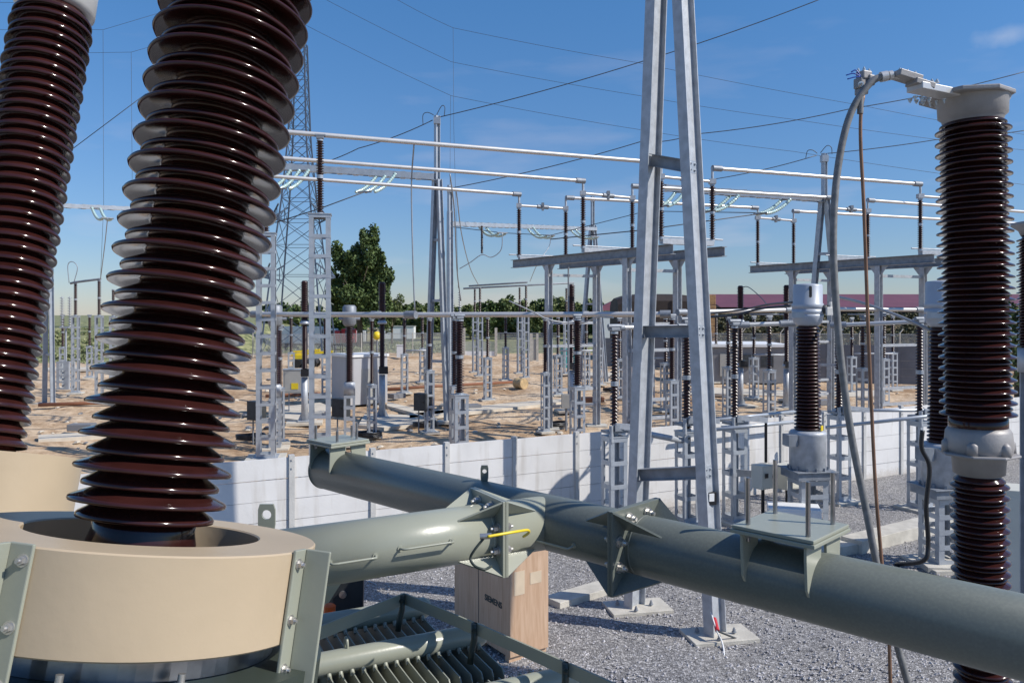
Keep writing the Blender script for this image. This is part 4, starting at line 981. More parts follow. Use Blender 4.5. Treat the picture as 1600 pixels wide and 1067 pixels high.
g8 = 'single pole circuit breakers with dark brown columns'
for px, Y, lab in ((597, 38.0, 'circuit breaker pole with dark box in front of the white kiosk'), (476, 36.5, 'circuit breaker pole left of the tallest lattice column'),
                   (1157, 43, 'circuit breaker pole before the maroon roof, right of the A-frame'), (1229, 42, 'circuit breaker pole left of the white headed transformer'), (893, 41, 'circuit breaker pole inside the left platform frame')):
    inst('brk', brk_builder, 'circuit_breaker', lab, 'circuit breaker', Gd(px, Y), .2, g8)

# ================================================================== MASTS
def ladder_mast(label, px, Ybase, ztop, splitz, spread, beam=None, group='slim steel masts with split legs', dirv=(.3, -.95)):
    p = Gd(px, Ybase); t = thing('mast', label, 'mast', p, group)
    d = V((dirv[0], dirv[1], 0)).normalized()
    for s_ in (-1, 1):
        b = MB(); b.hbeam(p+d*spread*s_+V((0, 0, .05)), p+d*.10*s_+V((0, 0, splitz)), (.6, -.8, 0), .22, .24, .02); b.build('leg', galvb, t)
        b = MB(); b.box(p+d*spread*s_+V((0, 0, .03)), (.9, .9, .12)); b.build('footing', pad, t)
    b = MB(); b.hbeam(p+V((0, 0, splitz-.2)), p+V((0, 0, ztop)), (.6, -.8, 0), .2, .22, .02); b.box(p+V((0, 0, ztop-.25)), (.3, .3, .3)); b.build('mast_top', galvb, t)
    for k in (.25, .5, .75):
        q = spread*(1-k)+.1*k
        b = MB(); b.bar(p-d*q+V((0, 0, splitz*k)), p+d*q+V((0, 0, splitz*k)), .12, .12); b.build('cross_tie', galv, t)
    return p
mG1 = ladder_mast('slim steel mast left of centre with arched jumper wires on top', 683, 37.0, 14.15, 11.2, .55, dirv=(.9, -.45))
mG2 = ladder_mast('shorter steel mast close right of the first mast', 703, 43.0, 11.9, 10.5, .5, dirv=(.2, -.98))
mG3 = ladder_mast('steel mast seen under the busbars behind the left platform', 926, 58, 13.5, 11.4, 1.0, dirv=(.95, -.3))
mG4 = ladder_mast('steel mast with jumper wires right of the A-frame', 1288, 37.5, 12.5, 10.4, .95, dirv=(.9, -.5))
ladder_mast('thick steel mast foot at the left beside the left bushing', 76, 44, 12.2, 11.0, .30, dirv=(.9, -.3))
def truss_beam(label, p, q, w_=.28, h_=.30):
    t = thing('gantry_beam', label, 'beam', p, 'white perforated gantry beams'); p, q = V(p), V(q); d = (q-p).normalized(); s_ = d.cross(V((0, 0, 1))).normalized()
    b = MB()
    for a in (-1, 1):
        b.bar(p+s_*a*w_/2, q+s_*a*w_/2, .012, h_)
    L_ = (q-p).length; n = int(L_/.7)
    for i in range(n+1):
        c = p+d*(L_*i/n); b.bar(c-s_*w_/2-V((0, 0, h_/2+.01)), c+s_*w_/2-V((0, 0, h_/2+.01)), .22, .015); b.bar(c-s_*w_/2+V((0, 0, h_/2+.01)), c+s_*w_/2+V((0, 0, h_/2+.01)), .22, .015)
    b.build('beam_body', galvb, t)
truss_beam('perforated white gantry beam below the middle busbar at the left mast', W(380, 257, 36), W(678, 277, 37), .3, .28)
truss_beam('perforated gantry beam left of the mast under the platform', W(706, 350, 43), W(930, 358, 58), .3, .22)
truss_beam('perforated gantry beam between the A-frame and the right mast', W(1040, 294, 37), W(1282, 311, 37.5), .3, .28)
truss_beam('gantry beam seen between the two bushings', W(60, 320, 44), W(240, 328, 48), .3, .22)
gi = 'green glass insulator strings'
def gstring(label, p, q, n=14, r=.085, rows=2, sag=.15):
    t = thing('insulator_string', label, 'insulator string', p, gi); p, q = V(p), V(q); d = (q-p).normalized(); s_ = V((-d.y, d.x, 0)).normalized()
    for k in range(rows):
        off = s_*(k-(rows-1)/2)*.42; b = MB(); pts = sagline(p+off, q+off, sag, n)
        for i in range(n):
            dd = (pts[i+1]-pts[i]).normalized(); l = (pts[i+1]-pts[i]).length
            b.lathe([(.03, 0), (r, l*.3), (r*.9, l*.45), (.04, l*.6), (.03, l)], 10, pts[i], dd)
        b.build('glass_discs', glassm, t)
    b = MB(); b.mark(); b.tube(p-s_*.3, p+s_*.3, .04, n=6); b.mark(); b.tube(q-s_*.3, q+s_*.3, .04, n=6); b.build('yoke', galvd, t)
gstring('green glass insulator string nearest the big bushing on the left beam', W(468, 266, 36), W(436, 295, 33.5), rows=3)
gstring('green glass insulator string under the middle of the left beam', W(604, 272, 36.8), W(570, 300, 34), rows=3)
gstring('green glass string under the small beam, left of three', W(752, 352, 46), W(785, 364, 43.5), sag=.35)
gstring('green glass string under the small beam, middle of three', W(828, 355, 50), W(860, 368, 47.5), sag=.35)
gstring('green glass string under the small beam, right of three', W(894, 357, 55), W(930, 370, 52), sag=.35)
gstring('green glass string between the A-frame legs', W(1062, 300, 37), W(1035, 322, 34.5))
gstring('green glass string right of the A-frame, left of two under the beam', W(1147, 306, 37.2), W(1108, 330, 34.5))
gstring('green glass string right of the A-frame, right of two under the beam', W(1228, 312, 37.4), W(1188, 334, 34.5))
gstring('curved green glass string between the two bushings', W(150, 325, 45), W(168, 341, 42.5), sag=.3)

# ================================================================== WIRES
gw = 'thin overhead wires'
def wire(label, pts, Y, r=.02, sag=0, m=wirem, name='overhead_wire', curve=False):
    P = []
    for i, p in enumerate(pts): P.append(W(p[0], p[1], (p[2] if len(p) > 2 else Y)))
    if curve: P = bez(P, 8)
    elif sag: 
        Q = []
        for a, c in zip(P[:-1], P[1:]): Q += sagline(a, c, sag, 10)[:-1]
        P = Q+[P[-1]]
    return rod(name, label, 'wire', P, r, m, 5, gw)
wire('dark earth wire rising right from the left mast top past the A-frame', [(684, 184), (1005, 96), (1300, -8)], 37, .022, .1)
wire('dark earth wire falling left from the mast top to the big bushing', [(676, 188), (560, 232), (470, 264)], 37, .022, .1)
wire('dark wire rising left of the big bushing', [(100, 243), (228, 147)], 45, .022)
wire('dark wire rising from the second mast to the upper right', [(706, 294, 43), (1000, 222, 43), (1085, 210, 43), (1330, 170, 43), (1610, 110, 43)], 43, .024, .15)
wire('dark wire from the right mast top to the right edge', [(1283, 241), (1460, 219), (1610, 203)], 38, .02, .05)
wire('dark wire falling left from the right mast top', [(1276, 243), (1110, 281), (1010, 297)], 38, .02, .1)
for i, (lab, a) in enumerate([('faint wire crossing the sky, lowest of three falling to the right', [(478, 40), (705, 150), (1000, 203), (1240, 237), (1610, 290)]),
    ('faint wire crossing the sky, middle of three falling to the right', [(500, -5), (705, 97), (1000, 150), (1240, 187), (1610, 236)]),
    ('faint wire crossing the sky, top one of three falling to the right', [(612, -5), (708, 44), (1000, 99), (1345, 165), (1610, 212)])]):
    wire(lab, a, 70, .017, .1)
wire('faint vertical wire dropping by the mast, left of two', [(704, 150), (703, 300), (702, 440)], 60, .012, 0, wirem)
wire('faint vertical wire dropping by the mast, right of two', [(708, 44), (709, 200), (716, 450)], 60, .012, 0, wirem)
wire('faint vertical wire dropping between the bushings, left of two', [(161, 48), (162, 320), (157, 436)], 50, .011)
wire('faint vertical wire dropping between the bushings, right of two', [(205, 82), (207, 330)], 50, .011)
wire('faint wire across the upper left corner beside the left bushing', [(-5, 47), (161, 47), (258, 18)], 50, .011)
wire('faint wire below the corner wire at the upper left', [(-5, 85), (205, 82), (240, 72)], 50, .011)
wire('faint wire at the very top left corner', [(-5, 5), (60, 4)], 50, .011)
wire('jumper wire drooping from the topmost busbar', [(647, 224, 25.3), (643, 290, 26), (645, 400, 26), (648, 486, 26)], 26, .025, 0, wirel, 'jumper_wire', True)
wire('slack jumper wire from the middle busbar down behind the mast', [(703, 272, 29), (710, 330, 30), (714, 420, 32), (720, 470, 33)], 30, .025, 0, wirel, 'jumper_wire', True)
wire('long slack jumper wire from the lowest busbar to the slim columns', [(713, 300, 34), (722, 370, 45), (735, 420, 55), (748, 446, 64)], 30, .028, 0, wirel, 'jumper_wire', True)
wire('hooked jumper loop left of the left mast top', [(661, 196), (661, 180), (668, 176), (678, 180)], 37, .018, 0, wirem, 'jumper_wire', True)
wire('hooked jumper loop right of the left mast top', [(682, 180), (690, 166), (695, 168), (694, 182)], 37, .018, 0, wirem, 'jumper_wire', True)
wire('hooked jumper loop left of the right mast top', [(1259, 247), (1262, 236), (1270, 235), (1277, 240)], 37.5, .018, 0, wirem, 'jumper_wire', True)
wire('hooked jumper loop right of the right mast top', [(1282, 239), (1292, 228), (1299, 231), (1300, 241)], 37.5, .018, 0, wirem, 'jumper_wire', True)
wire('drooping line wire passing under the green strings at the platform', [(700, 354), (785, 364), (860, 368), (1010, 330), (1200, 333, 34)], 44, .02)
wire('dark line wire from the left glass string to the bushing', [(570, 300), (500, 326), (430, 348)], 34, .024)
wire('dark line wire from the A-frame string towards the platform', [(1188, 334), (1000, 360), (860, 374)], 35, .024)
wire('slack jumper looping below the small post under the beam', [(785, 364, 43), (783, 390, 43), (768, 402, 43), (753, 398, 43), (735, 410, 43), (718, 420, 43)], 43, .025, 0, wirel, 'jumper_wire', True)
wire('slack jumper hanging from the middle glass string', [(860, 368, 47), (858, 385, 47), (840, 412, 47), (828, 440, 55)], 47, .022, 0, wirel, 'jumper_wire', True)
wire('jumper wire in the gap left of the big bushing', [(168, 341, 42), (164, 380, 44), (157, 436, 48)], 45, .025, 0, wirel, 'jumper_wire', True)
wire('arched jumper left of the slim column between the bushings', [(108, 442, 50), (106, 415, 50), (113, 409, 50), (121, 418, 50), (116, 440, 50)], 50, .025, 0, wirel, 'jumper_wire', True)
wire('thick slack conductor sweeping down to the ribbed arrester', [(1300, 462, 18), (1350, 474, 17), (1420, 500, 16.4), (1482, 530, 15.9)], 17, .035, 0, wirel, 'jumper_wire', True)
wire('thick dark conductor sweeping behind the transformer head, upper', [(1110, 490, 26), (1160, 484, 24), (1200, 476, 22), (1242, 472, 18)], 17, .03, 0, wirem, 'jumper_wire', True)
wire('thick dark conductor rising from the A-frame side, lower', [(1100, 496, 20), (1148, 492, 19.5), (1190, 482, 19), (1235, 478, 18)], 17, .03, 0, wirem, 'jumper_wire', True)
wire('thin arched jumper from the breaker pole by the maroon roof', [(1159, 449, 43), (1170, 449, 42), (1190, 466, 38), (1204, 484, 33)], 40, .022, 0, wirem, 'jumper_wire', True)
wire('slack conductor drooping across the platform columns', [(795, 470, 28), (830, 486, 28), (860, 500, 28), (905, 505, 28), (935, 495, 24), (958, 496, 18)], 28, .025, 0, wirel, 'jumper_wire', True)
wire('black hose hanging down the gravel transformer beside the arrester', [(1441, 672, 15.2), (1440, 700, 15.2), (1452, 730, 15.2), (1447, 790, 15.2), (1450, 850, 15.2), (1442, 876, 15.2), (1400, 882, 15.9)], 15.2, .045, 0, black, 'cable_hose', True)
# lone post hanging below the small beam
t = thing('hanging_insulator', 'thin dark insulator rod hanging from the small beam left of the platform', 'insulator', W(753, 350, 45))
b = MB(); L_ = 1.55; b.lathe(shedsf(L_, .05, .085, .09), 10, W(753, 396, 45), (0, 0, 1)); b.build('insulator', porcf, t)
# coil-like wave trap posts
def coil(label, px, Y, zb, ztop, base_h):
    t = thing('wave_trap_post', label, 'post', Gd(px, Y), 'pale posts carrying ribbed rods')
    p = Gd(px, Y)
    b = MB(); b.tube(p+V((0, 0, base_h)), p+V((0, 0, zb)), .06, n=8); b.bar(p+V((-.3, 0, zb)), p+V((.3, 0, zb)), .5, .08); b.build('pole', galvb, t)
    for dx in (-.25, .25):
        b = MB(); b.lathe(shedsf(ztop-zb, .03, .14, .16, zb), 10, p+V((dx, 0, 0)), (0, 0, 1)); b.build('ribbed_rod', wirel, t)
    b = MB(); bb_ = MB(); lattice(bb_, .8, base_h, .5); bb_.v = [v+p for v in bb_.v]; bb_.build('lattice_column', galvb, t)
coil('pale post with two ribbed rods left of the slim columns between the bushings', 103, 52, 4.1, 6.1, 1.9)
coil('pale post with two ribbed rods just behind the second mast', 713, 58, 4.9, 6.6, 2.2)

# ================================================================== BIG PYLON
def pyl():
    Yp = 95.; cx = 468; t = thing('lattice_pylon', 'tall dark lattice power pylon behind the big bushing', 'pylon', Gd(cx, Yp))
    def hw(z): # half width
        zs = [(0, 3.6), (10, 2.6), (19, 1.6), (26, 1.05), (38, .7)]
        for (a, wa), (c, wc) in zip(zs[:-1], zs[1:]):
            if z <= c: return wa+(wc-wa)*(z-a)/(c-a)
        return .7
    base = Gd(cx, Yp); b = MB()
    zl = [0, 5, 9.5, 13, 16, 18.5, 21, 23, 25, 27, 29, 31, 33, 35, 37]
    cor = lambda z, i: base+V((hw(z)*(1, 1, -1, -1)[i], hw(z)*(1, -1, -1, 1)[i], z))
    for a, c in zip(zl[:-1], zl[1:]):
        for i in range(4):
            j = (i+1) % 4
            b.bar(cor(a, i), cor(c, i), .16, .16); b.bar(cor(a, i), cor(c, j), .065, .065); b.bar(cor(a, j), cor(c, i), .065, .065); b.bar(cor(c, i), cor(c, j), .06, .06)
    b.build('tower_body', pylon, t)
    for z, l in ((16.0, 3.4), (9.0, 4.2)):
        for s_ in (-1, 1):
            b = MB(); tip = base+V((s_*l, 0, z+.3))
            for sy in (-1, 1):
                b.bar(base+V((s_*hw(z), sy*hw(z), z)), tip, .14, .14); b.bar(base+V((s_*hw(z), sy*hw(z), z+1.8)), tip, .14, .14)
                for k in (.2, .4, .6, .8):
                    p = (base+V((s_*hw(z), sy*hw(z), z))).lerp(tip, k); q = (base+V((s_*hw(z), sy*hw(z), z+1.8))).lerp(tip, k); b.bar(p, q, .08, .08)
            b.build('cross_arm', pylon, t)
pyl()

# ================================================================== YARD THINGS
def cab(name, label, px, Y, w_, d_, h_, z0, rz, m, door=None, roof=None, legs=False, cat='cabinet'):
    p = Gd(px, Y); t = thing(name, label, cat, p)
    b = MB(); b.box(p+V((0, 0, z0+h_/2)), (w_, d_, h_), rz); b.build('cabinet_body', m, t, .01)
    c, s_ = math.cos(rz), math.sin(rz); fwd = V((s_, -c, 0)); rt = V((c, s_, 0))
    b = MB(); b.obox(p+fwd*(d_/2+.004)+V((0, 0, z0+h_/2)), rt, fwd, V((0, 0, 1)), (w_*.86, .012, h_*.88)); dr = b.build('door', door or m, t, .004)
    b = MB(); b.obox(p+fwd*(d_/2+.02)+rt*w_*.33+V((0, 0, z0+h_*.5)), rt, fwd, V((0, 0, 1)), (.03, .03, h_*.12)); b.build('handle', black, dr)
    if roof: b = MB(); b.obox(p+V((0, 0, z0+h_+.02)), rt, fwd, V((0, 0, 1)), (w_*1.1, d_*1.12, .04)); b.build('roof', roof, t)
    if legs:
        b = MB()
        for a in (-1, 1): b.tube(p+rt*a*w_*.3, p+rt*a*w_*.3+V((0, 0, z0)), .03, n=6)
        b.build('stand', galvd, t)
    return t, p, fwd, rt
# gravel side boxes
t, p, fw, rt = cab('control_box', 'beige control box with small window on the gravel post right of the A-frame', 1192, 18.2, .42, .32, .54, 1.04, .55, cabinet, legs=False, cat='control box')
b = MB(); b.obox(p+fw*.215+rt*-.12+V((0, 0, 1.36)), rt, fw, V((0, 0, 1)), (.10, .012, .1)); b.build('window', black, t)
b = MB(); b.mark(); b.tube(p+V((0, 0, 0)), p+V((0, 0, 1.02)), .04, n=8); b.mark(); b.tube(p+V((.1, .1, 1.6)), p+V((.1, .1, 2.5)), .035, n=8); b.build('conduit', black, t)
t, p, fw, rt = cab('control_box', 'beige control box with small window left of the white headed transformer leg', 1229, 18.6, .45, .40, .55, .95, .55, cabinet, cat='control box')
b = MB(); b.obox(p+fw*.215+rt*-.08+V((0, 0, 1.28)), rt, fw, V((0, 0, 1)), (.10, .012, .1)); b.build('window', black, t)
b = MB(); b.tube(p, p+V((0, 0, .95)), .03, n=8); b.build('conduit', black, t)
b = MB(); rail = thing('support_rail', 'horizontal steel rail carrying the two beige control boxes', 'rail', Gd(1150, 19.0))
b.bar(W(1140, 737, 19.0), W(1235, 746, 18.9), .06, .16); b.build('channel', galvd, rail)
t, p, fw, rt = cab('battery_box', 'low white box with dark slot on the gravel behind the studded plate', 1240, 17.0, 1.05, .62, .80, .12, -.25, white, cat='box')
b = MB(); b.obox(p+fw*.325+rt*-.1+V((0, 0, .45)), rt, fw, V((0, 0, 1)), (.22, .012, .06)); b.build('slot', black, t)
t, p, fw, rt = cab('cabinet', 'tall beige switch cabinet with red mark at the right edge', 1612, 12.4, .95, .6, 1.95, .35, -.35, cabinet, cabinet, None, False)
text_part('ABB', .085, p+fw*.318-rt*.12+V((0, 0, 2.08)), rt, V((0, 0, 1)), redink, t, bold=.006)
b = MB(); b.box(p+V((0, 0, .17)), (1.1, .8, .33), -.35); b.build('plinth', conc, t)
# back yard boxes
t, p, fw, rt = cab('cabinet', 'grey cabinet on legs with yellow sign behind the tall lattice columns', 463, 40.0, 1.2, .5, 1.15, 1.05, .05, greyc, roof=galvb, legs=True)
b = MB(); b.obox(p+fw*.27+rt*-.02+V((0, 0, 1.40)), rt, fw, V((0, 0, 1)), (.34, .012, .30)); b.build('warning_plate', yellow, t)
for px, Y, lab in ((660, 33.5, 'dark grey drive box on the post left of the mast feet'), (533, 31.5, 'dark grey drive box right of the tallest lattice column'), (401, 30.5, 'dark grey drive box seen beside the big bushing edge')):
    cab('drive_box', lab, px, Y, .62, .4, .72, .95, -.5, darkm, legs=True, cat='drive box')
# kiosk
kp = Gd(555, 44.0); kz = thing('kiosk', 'small white windowless equipment building with grey shaded side', 'building', kp)
b = MB(); krz = R(-52); b.box(kp+V((0, 1.2, 1.3)), (2.3, 2.3, 2.6), krz)
c_, s_ = math.cos(krz), math.sin(krz)
b.build('wall', kiosk, kz)
b = MB(); b.box(kp+V((0, 1.2, 2.68)), (2.45, 2.45, .14), krz); b.build('roof', white, kz)
b = MB(); fw = V((s_, -c_, 0)); rt = V((c_, s_, 0)); fr = V((c_, s_, 0))
b.obox(kp+V((0, 1.2, 1.0))+fr*1.16, V((-s_, c_, 0)), fr, V((0, 0, 1)), (.9, .03, 1.9)); b.build('door', greyc, kz)
# low building on the right
lb = Gd(1172, 57.5); t = thing('outbuilding', 'low grey flat roofed building with white roof edge', 'building', lb)
b = MB(); b.box(lb+V((0, 3, 1.3)), (5.7, 6, 2.6), -.05); b.build('wall', greyc_w := mat('render_grey', (.22, .22, .225), .85, 0, .12, 1), t)
b = MB(); b.box(lb+V((0, 3, 2.7)), (5.9, 6.3, .2), -.05); b.build('roof', white, t)
for x in (-.4, 1.2): 
    b = MB(); b.box(lb+V((x, -.06, 1.6)), (.9, .06, .9), -.05); w_ = b.build('window', darkm, t)
b = MB(); b.box(lb+V((-1.7, .03, 1.3)), (.9, .08, 1.6), -.05); b.build('door', greyc, t)
# grey yard walls
def ywall(label, p, q, h, post=2.2):
    t = thing('yard_wall', label, 'wall', p, 'dark grey concrete panel walls'); p, q = V(p), V(q); d = (q-p).normalized(); L_ = (q-p).length; n = int(L_/post)
    b = MB()
    for k in range(5): b.bar(p+V((0, 0, h*(k+.5)/5)), q+V((0, 0, h*(k+.5)/5)), .06, h/5-.006)
    b.build('panels', concg, t)
    for i in range(n+1):
        c = p+d*L_*i/n; b = MB(); b.bar(c, c+V((0, 0, h+.08)), .18, .18, up=d); b.build('wall_post', concg, t)
ywall('dark grey yard wall right of the low building', Gd(1240, 59), Gd(1462, 56), 2.75)
ywall('dark grey yard wall left of the A-frame', Gd(936, 76), Gd(1085, 72), 2.7)
# chain link fence (perimeter)
def chain_mat():
    m = bpy.data.materials.new('chain_link'); m.use_nodes = True; t = m.node_tree; b = t.nodes['Principled BSDF']; b.inputs['Base Color'].default_value = (.4, .42, .42, 1); b.inputs['Roughness'].default_value = .5
    tc_ = N(t, 'ShaderNodeTexCoord'); w1 = N(t, 'ShaderNodeTexWave', bands_direction='DIAGONAL'); w1.inputs['Scale'].default_value = 4
    mpn = N(t, 'ShaderNodeMapping'); mpn.inputs['Scale'].default_value = (-1, 1, 1); w2 = N(t, 'ShaderNodeTexWave', bands_direction='DIAGONAL'); w2.inputs['Scale'].default_value = 4
    t.links.new(tc_.outputs['Object'], w1.inputs[0]); t.links.new(tc_.outputs['Object'], mpn.inputs[0]); t.links.new(mpn.outputs[0], w2.inputs[0])
    mx = N(t, 'ShaderNodeMath', operation='MAXIMUM'); t.links.new(w1.outputs[1], mx.inputs[0]); t.links.new(w2.outputs[1], mx.inputs[1])
    gt = N(t, 'ShaderNodeMath', operation='GREATER_THAN'); gt.inputs[1].default_value = .93; t.links.new(mx.outputs[0], gt.inputs[0]); t.links.new(gt.outputs[0], b.inputs['Alpha']); return m
chain = chain_mat()
def cfence(label, p, q, h, step, angled=False):
    t = thing('chain_link_fence', label, 'fence', p, 'chain link fences'); p, q = V(p), V(q); d = (q-p).normalized(); L_ = (q-p).length; n = max(1, int(L_/step)); s_ = V((-d.y, d.x, 0))
    b = MB(); b.bar(p+V((0, 0, h/2+.1)), q+V((0, 0, h/2+.1)), .006, h-.1); b.build('mesh_panel', chain, t)
    b = MB(); b.tube(p+V((0, 0, h)), q+V((0, 0, h)), .03, n=5); b.build('top_rail', wirel, t)
    for i in range(n+1):
        c = p+d*L_*i/n; b = MB(); b.tube(c, c+V((0, 0, h+.1)), .06, n=6)
        if angled: b.tube(c+V((0, 0, h+.1)), c+V((.35, 0, h+.55)), .05, n=6)
        b.build('fence_post', conc, t)
cfence('chain link fence across the back left of the sandy yard', Gd(395, 92), Gd(722, 99), 2.6, 5.5)
cfence('chain link fence right of the far gate', Gd(775, 99), Gd(872, 98), 2.6, 4)
cfence('chain link fence with angled post tops above the low building', Gd(1100, 84, 1.0), Gd(1470, 80, 1.0), 1.9, 3.4, True)
gt_ = thing('gate', 'silver sliding gate with solid lower half at the back of the yard', 'gate', Gd(725, 96.))
b = MB(); b.bar(W(725, 556, 96), W(776, 556, 96), .08, .03+1.1); b.build('lower_panel', white, gt_)
b = MB(); b.bar(W(725, 541, 96), W(776, 541, 96), .05, 1.2); b.build('mesh_panel', chain, gt_)
for px in (725, 775): 
    b = MB(); b.bar(Gd(px, 96), Gd(px, 96, 3.3), .3, .3, up=(1, 0, 0)); b.build('gate_post', conc, gt_)
bx = thing('meter_box', 'small white box standing by the far fence', 'box', Gd(626, 90)); b = MB(); b.box(Gd(626, 90, .75), (.85, .5, 1.4)); b.build('box_body', white, bx, .02); b = MB(); b.box(Gd(626, 90, 1.47), (.95, .6, .06)); b.build('lid', white, bx)
bx = thing('gate_pillar', 'pale gate pillar with grey door left of the platform columns', 'pillar', Gd(834, 84))
b = MB(); b.box(Gd(830, 84, 1.45), (.3, .3, 2.9)); b.box(Gd(839.5, 84, 1.45), (.25, .3, 2.9)); b.build('post', conc, bx); b = MB(); b.box(Gd(834.8, 84, 1.2), (.4, .15, 2.2)); b.build('door', greyc, bx)
# toilet
tp_ = Gd(887, 73); t = thing('portable_toilet', 'turquoise portable toilet with white roof inside the platform frame view', 'toilet', tp_)
b = MB(); b.box(tp_+V((0, 0, 1.05)), (1.1, 1.1, 2.0), .2); b.build('cabin', teal, t, .03)
b = MB(); b.prism([tp_+V((-.6, -.6, 2.06)), tp_+V((.6, -.6, 2.06)), tp_+V((0, -.6, 2.3))], (0, 1.2, 0)); b.build('roof', white, t)
b = MB(); b.box(tp_+V((-.1, -.56, 1.05)), (.7, .05, 1.75), .2); b.build('door', teal, t)
# log / cable drum
lp = Gp(817, 607); t = thing('log', 'short thick cut log lying on the sandy ground', 'log', lp)
b = MB(); d = V((-.6, .8, 0)); pr = [(.34+.03*math.sin(i*1.7), i*.15) for i in range(7)]; b.lathe(pr, 20, lp+V((.1, -.2, .33)), d); b.build('trunk_piece', wood, t)
# vehicles far
def truck(label, px, Y, w_, h_, body, name='lorry', cabc=None, z0=.9):
    p = Gd(px, Y); t = thing(name, label, 'truck', p); b = MB(); b.box(p+V((0, 0, z0+h_/2)), (w_, 2.4, h_)); b.build('cargo_body', body, t, .03)
    b = MB(); b.box(p+V((w_/2+1.0, 0, z0+1.0)), (1.7, 2.2, 2.0)); cbn = b.build('cab', cabc or body, t, .12)
    b = MB(); b.box(p+V((w_/2+1.2, -1.105, z0+1.4)), (1.0, .03, .7)); b.build('window', darkm, cbn)
    b = MB(); b.box(p+V((.4, 0, z0-.2)), (w_+2.4, 1.2, .25)); b.build('chassis', darkm, t)
    for x in (-w_*.35, -w_*.2, w_/2+1):
        b = MB(); b.tube(p+V((x, -1.1, .48)), p+V((x, 1.1, .48)), .48, n=16); b.build('wheel', black, t)
truck('white lorry body with red top stripe beyond the fence, behind the tall columns', 470, 112, 6.4, 2.3, white)
truck('red lorry beyond the fence, between the tall column and the breaker', 529, 112, .9, 1.7, redp, cabc=redp)
truck('white lorry with pale body right of the red lorry', 562, 118, 2.2, 1.6, white, cabc=cream)
def shed_(label, px, Y, w_, h_, z=0):
    p = Gd(px, Y, z); t = thing('site_container', label, 'container', p); b = MB(); b.box(p+V((0, 1, h_/2)), (w_, 2.4, h_)); b.build('wall', white, t, .03); b = MB(); b.box(p+V((0, 1, h_+.05)), (w_*1.03, 2.6, .1)); b.build('roof', greyc, t)
    b = MB(); b.box(p+V((w_*.2, -.22, h_*.45)), (.9, .06, h_*.8)); b.build('door', greyc, t)
shed_('long low white container beyond the fence left of the mast', 622, 130, 5.2, 2.0, .9)
# excavator (yellow)
ep = Gd(480, 74); t = thing('boom_lift', 'low yellow boom lift parked behind the tall lattice columns', 'lift', ep)
b = MB(); b.box(ep+V((-.3, .8, .55)), (2.2, 1.3, .45)); b.build('chassis', darkm, t, .06)
for dx in (-1.0, .5):
    for dy in (.1, 1.5): b = MB(); b.tube(ep+V((dx, dy-.12, .38)), ep+V((dx, dy+.12, .38)), .38, n=16); b.build('wheel', black, t)
b = MB(); b.bar(ep+V((-1.7, .8, 1.15)), ep+V((2.2, .8, 1.45)), .22, .24); b.bar(ep+V((-1.5, .8, 1.42)), ep+V((1.0, .8, 1.60)), .18, .18); b.build('boom', yellow, t, .02)
b = MB(); b.box(ep+V((-.8, .8, .95)), (.9, .8, .5)); b.build('turntable', yellow, t, .04)
b = MB()
for z in (1.2, 1.65, 2.1): b.bar(ep+V((2.25, .3, z)), ep+V((3.0, .3, z)), .04, .04); b.bar(ep+V((2.25, 1.3, z)), ep+V((3.0, 1.3, z)), .04, .04)
for dx in (2.25, 3.0):
    for dy in (.3, 1.3): b.bar(ep+V((dx, dy, 1.15)), ep+V((dx, dy, 2.1)), .04, .04)
b.box(ep+V((2.62, .8, 1.15)), (.8, 1.05, .06)); b.build('basket', darkm, t)
lp = Gd(589, 60); t = thing('warning_lamp', 'round yellow ball lamp on a bent grey pole by the breaker', 'lamp', lp)
b = MB(); b.path([lp, lp+V((0, 0, 3.6)), lp+V((-.05, 0, 3.7))], .06, 6); b.build('pole', galvd, t)
b = MB(); b.lathe([(.01, -.33), (.20, -.26), (.31, -.1), (.31, .1), (.20, .26), (.01, .33)], 16, lp+V((0, -.1, 3.35)), (0, 0, 1)); b.build('ball', yellow, t)
# ground slabs, kerbs, pipes
def slab(label, pts, h=.12, m=pad, name='concrete_slab', grp='pale concrete slabs on the sandy ground'):
    b = MB(); P = [Gp(*p)+V((0, 0, .0)) for p in pts]; b.prism([V((p.x, p.y, -.04)) for p in P], (0, 0, h+.04)); o = b.build(name, m); p0 = P[0].copy(); o.data.transform(M.Translation(-p0)); o.location = p0; return tag(o, label, 'slab', grp)
slab('pale slab strip leading right from the kiosk', [(604, 637), (606, 631), (668, 646), (700, 642), (698, 648), (662, 653)])
slab('long pale slab strip right of the mast foot', [(640, 657), (640, 650), (800, 632), (880, 626), (880, 631), (800, 640)])
slab('wide pale slab around the breaker foot', [(560, 668), (570, 650), (650, 652), (680, 664), (600, 672)])
slab('pale slab in front of the grey cabinet', [(430, 655), (430, 640), (500, 632), (520, 640), (480, 662)])
slab('pale slab strip before the low grey building', [(1110, 618), (1110, 608), (1260, 614), (1380, 612), (1380, 622), (1240, 622)])
slab('pale slab strip left of the A-frame below the yard wall', [(900, 588), (900, 583), (1000, 585), (1000, 592)])
slab('pale slab strip in the gap between the two bushings', [(75, 580), (75, 576), (220, 574), (220, 579)])
slab('pale slab edge with dark block behind the left turret', [(60, 692), (60, 684), (200, 676), (200, 681)])
def kerb(label, a, c, w_=.35, h=.13, nm='kerb'):
    p, q = Gp(*a), Gp(*c); t = MB(); t.bar(p+V((0, 0, h/2)), q+V((0, 0, h/2)), w_, h); o = t.build(nm, conc, None, .01); o.data.transform(M.Translation(-p)); o.location = p; return tag(o, label, 'kerb', 'concrete kerb strips set in the gravel')
kerb('concrete kerb strip right of the crate, running to the gantry foot', (862, 948), (1000, 906), .42)
kerb('concrete kerb strip on the gravel right of the looping cable', (1330, 862), (1480, 822), .5, .28)
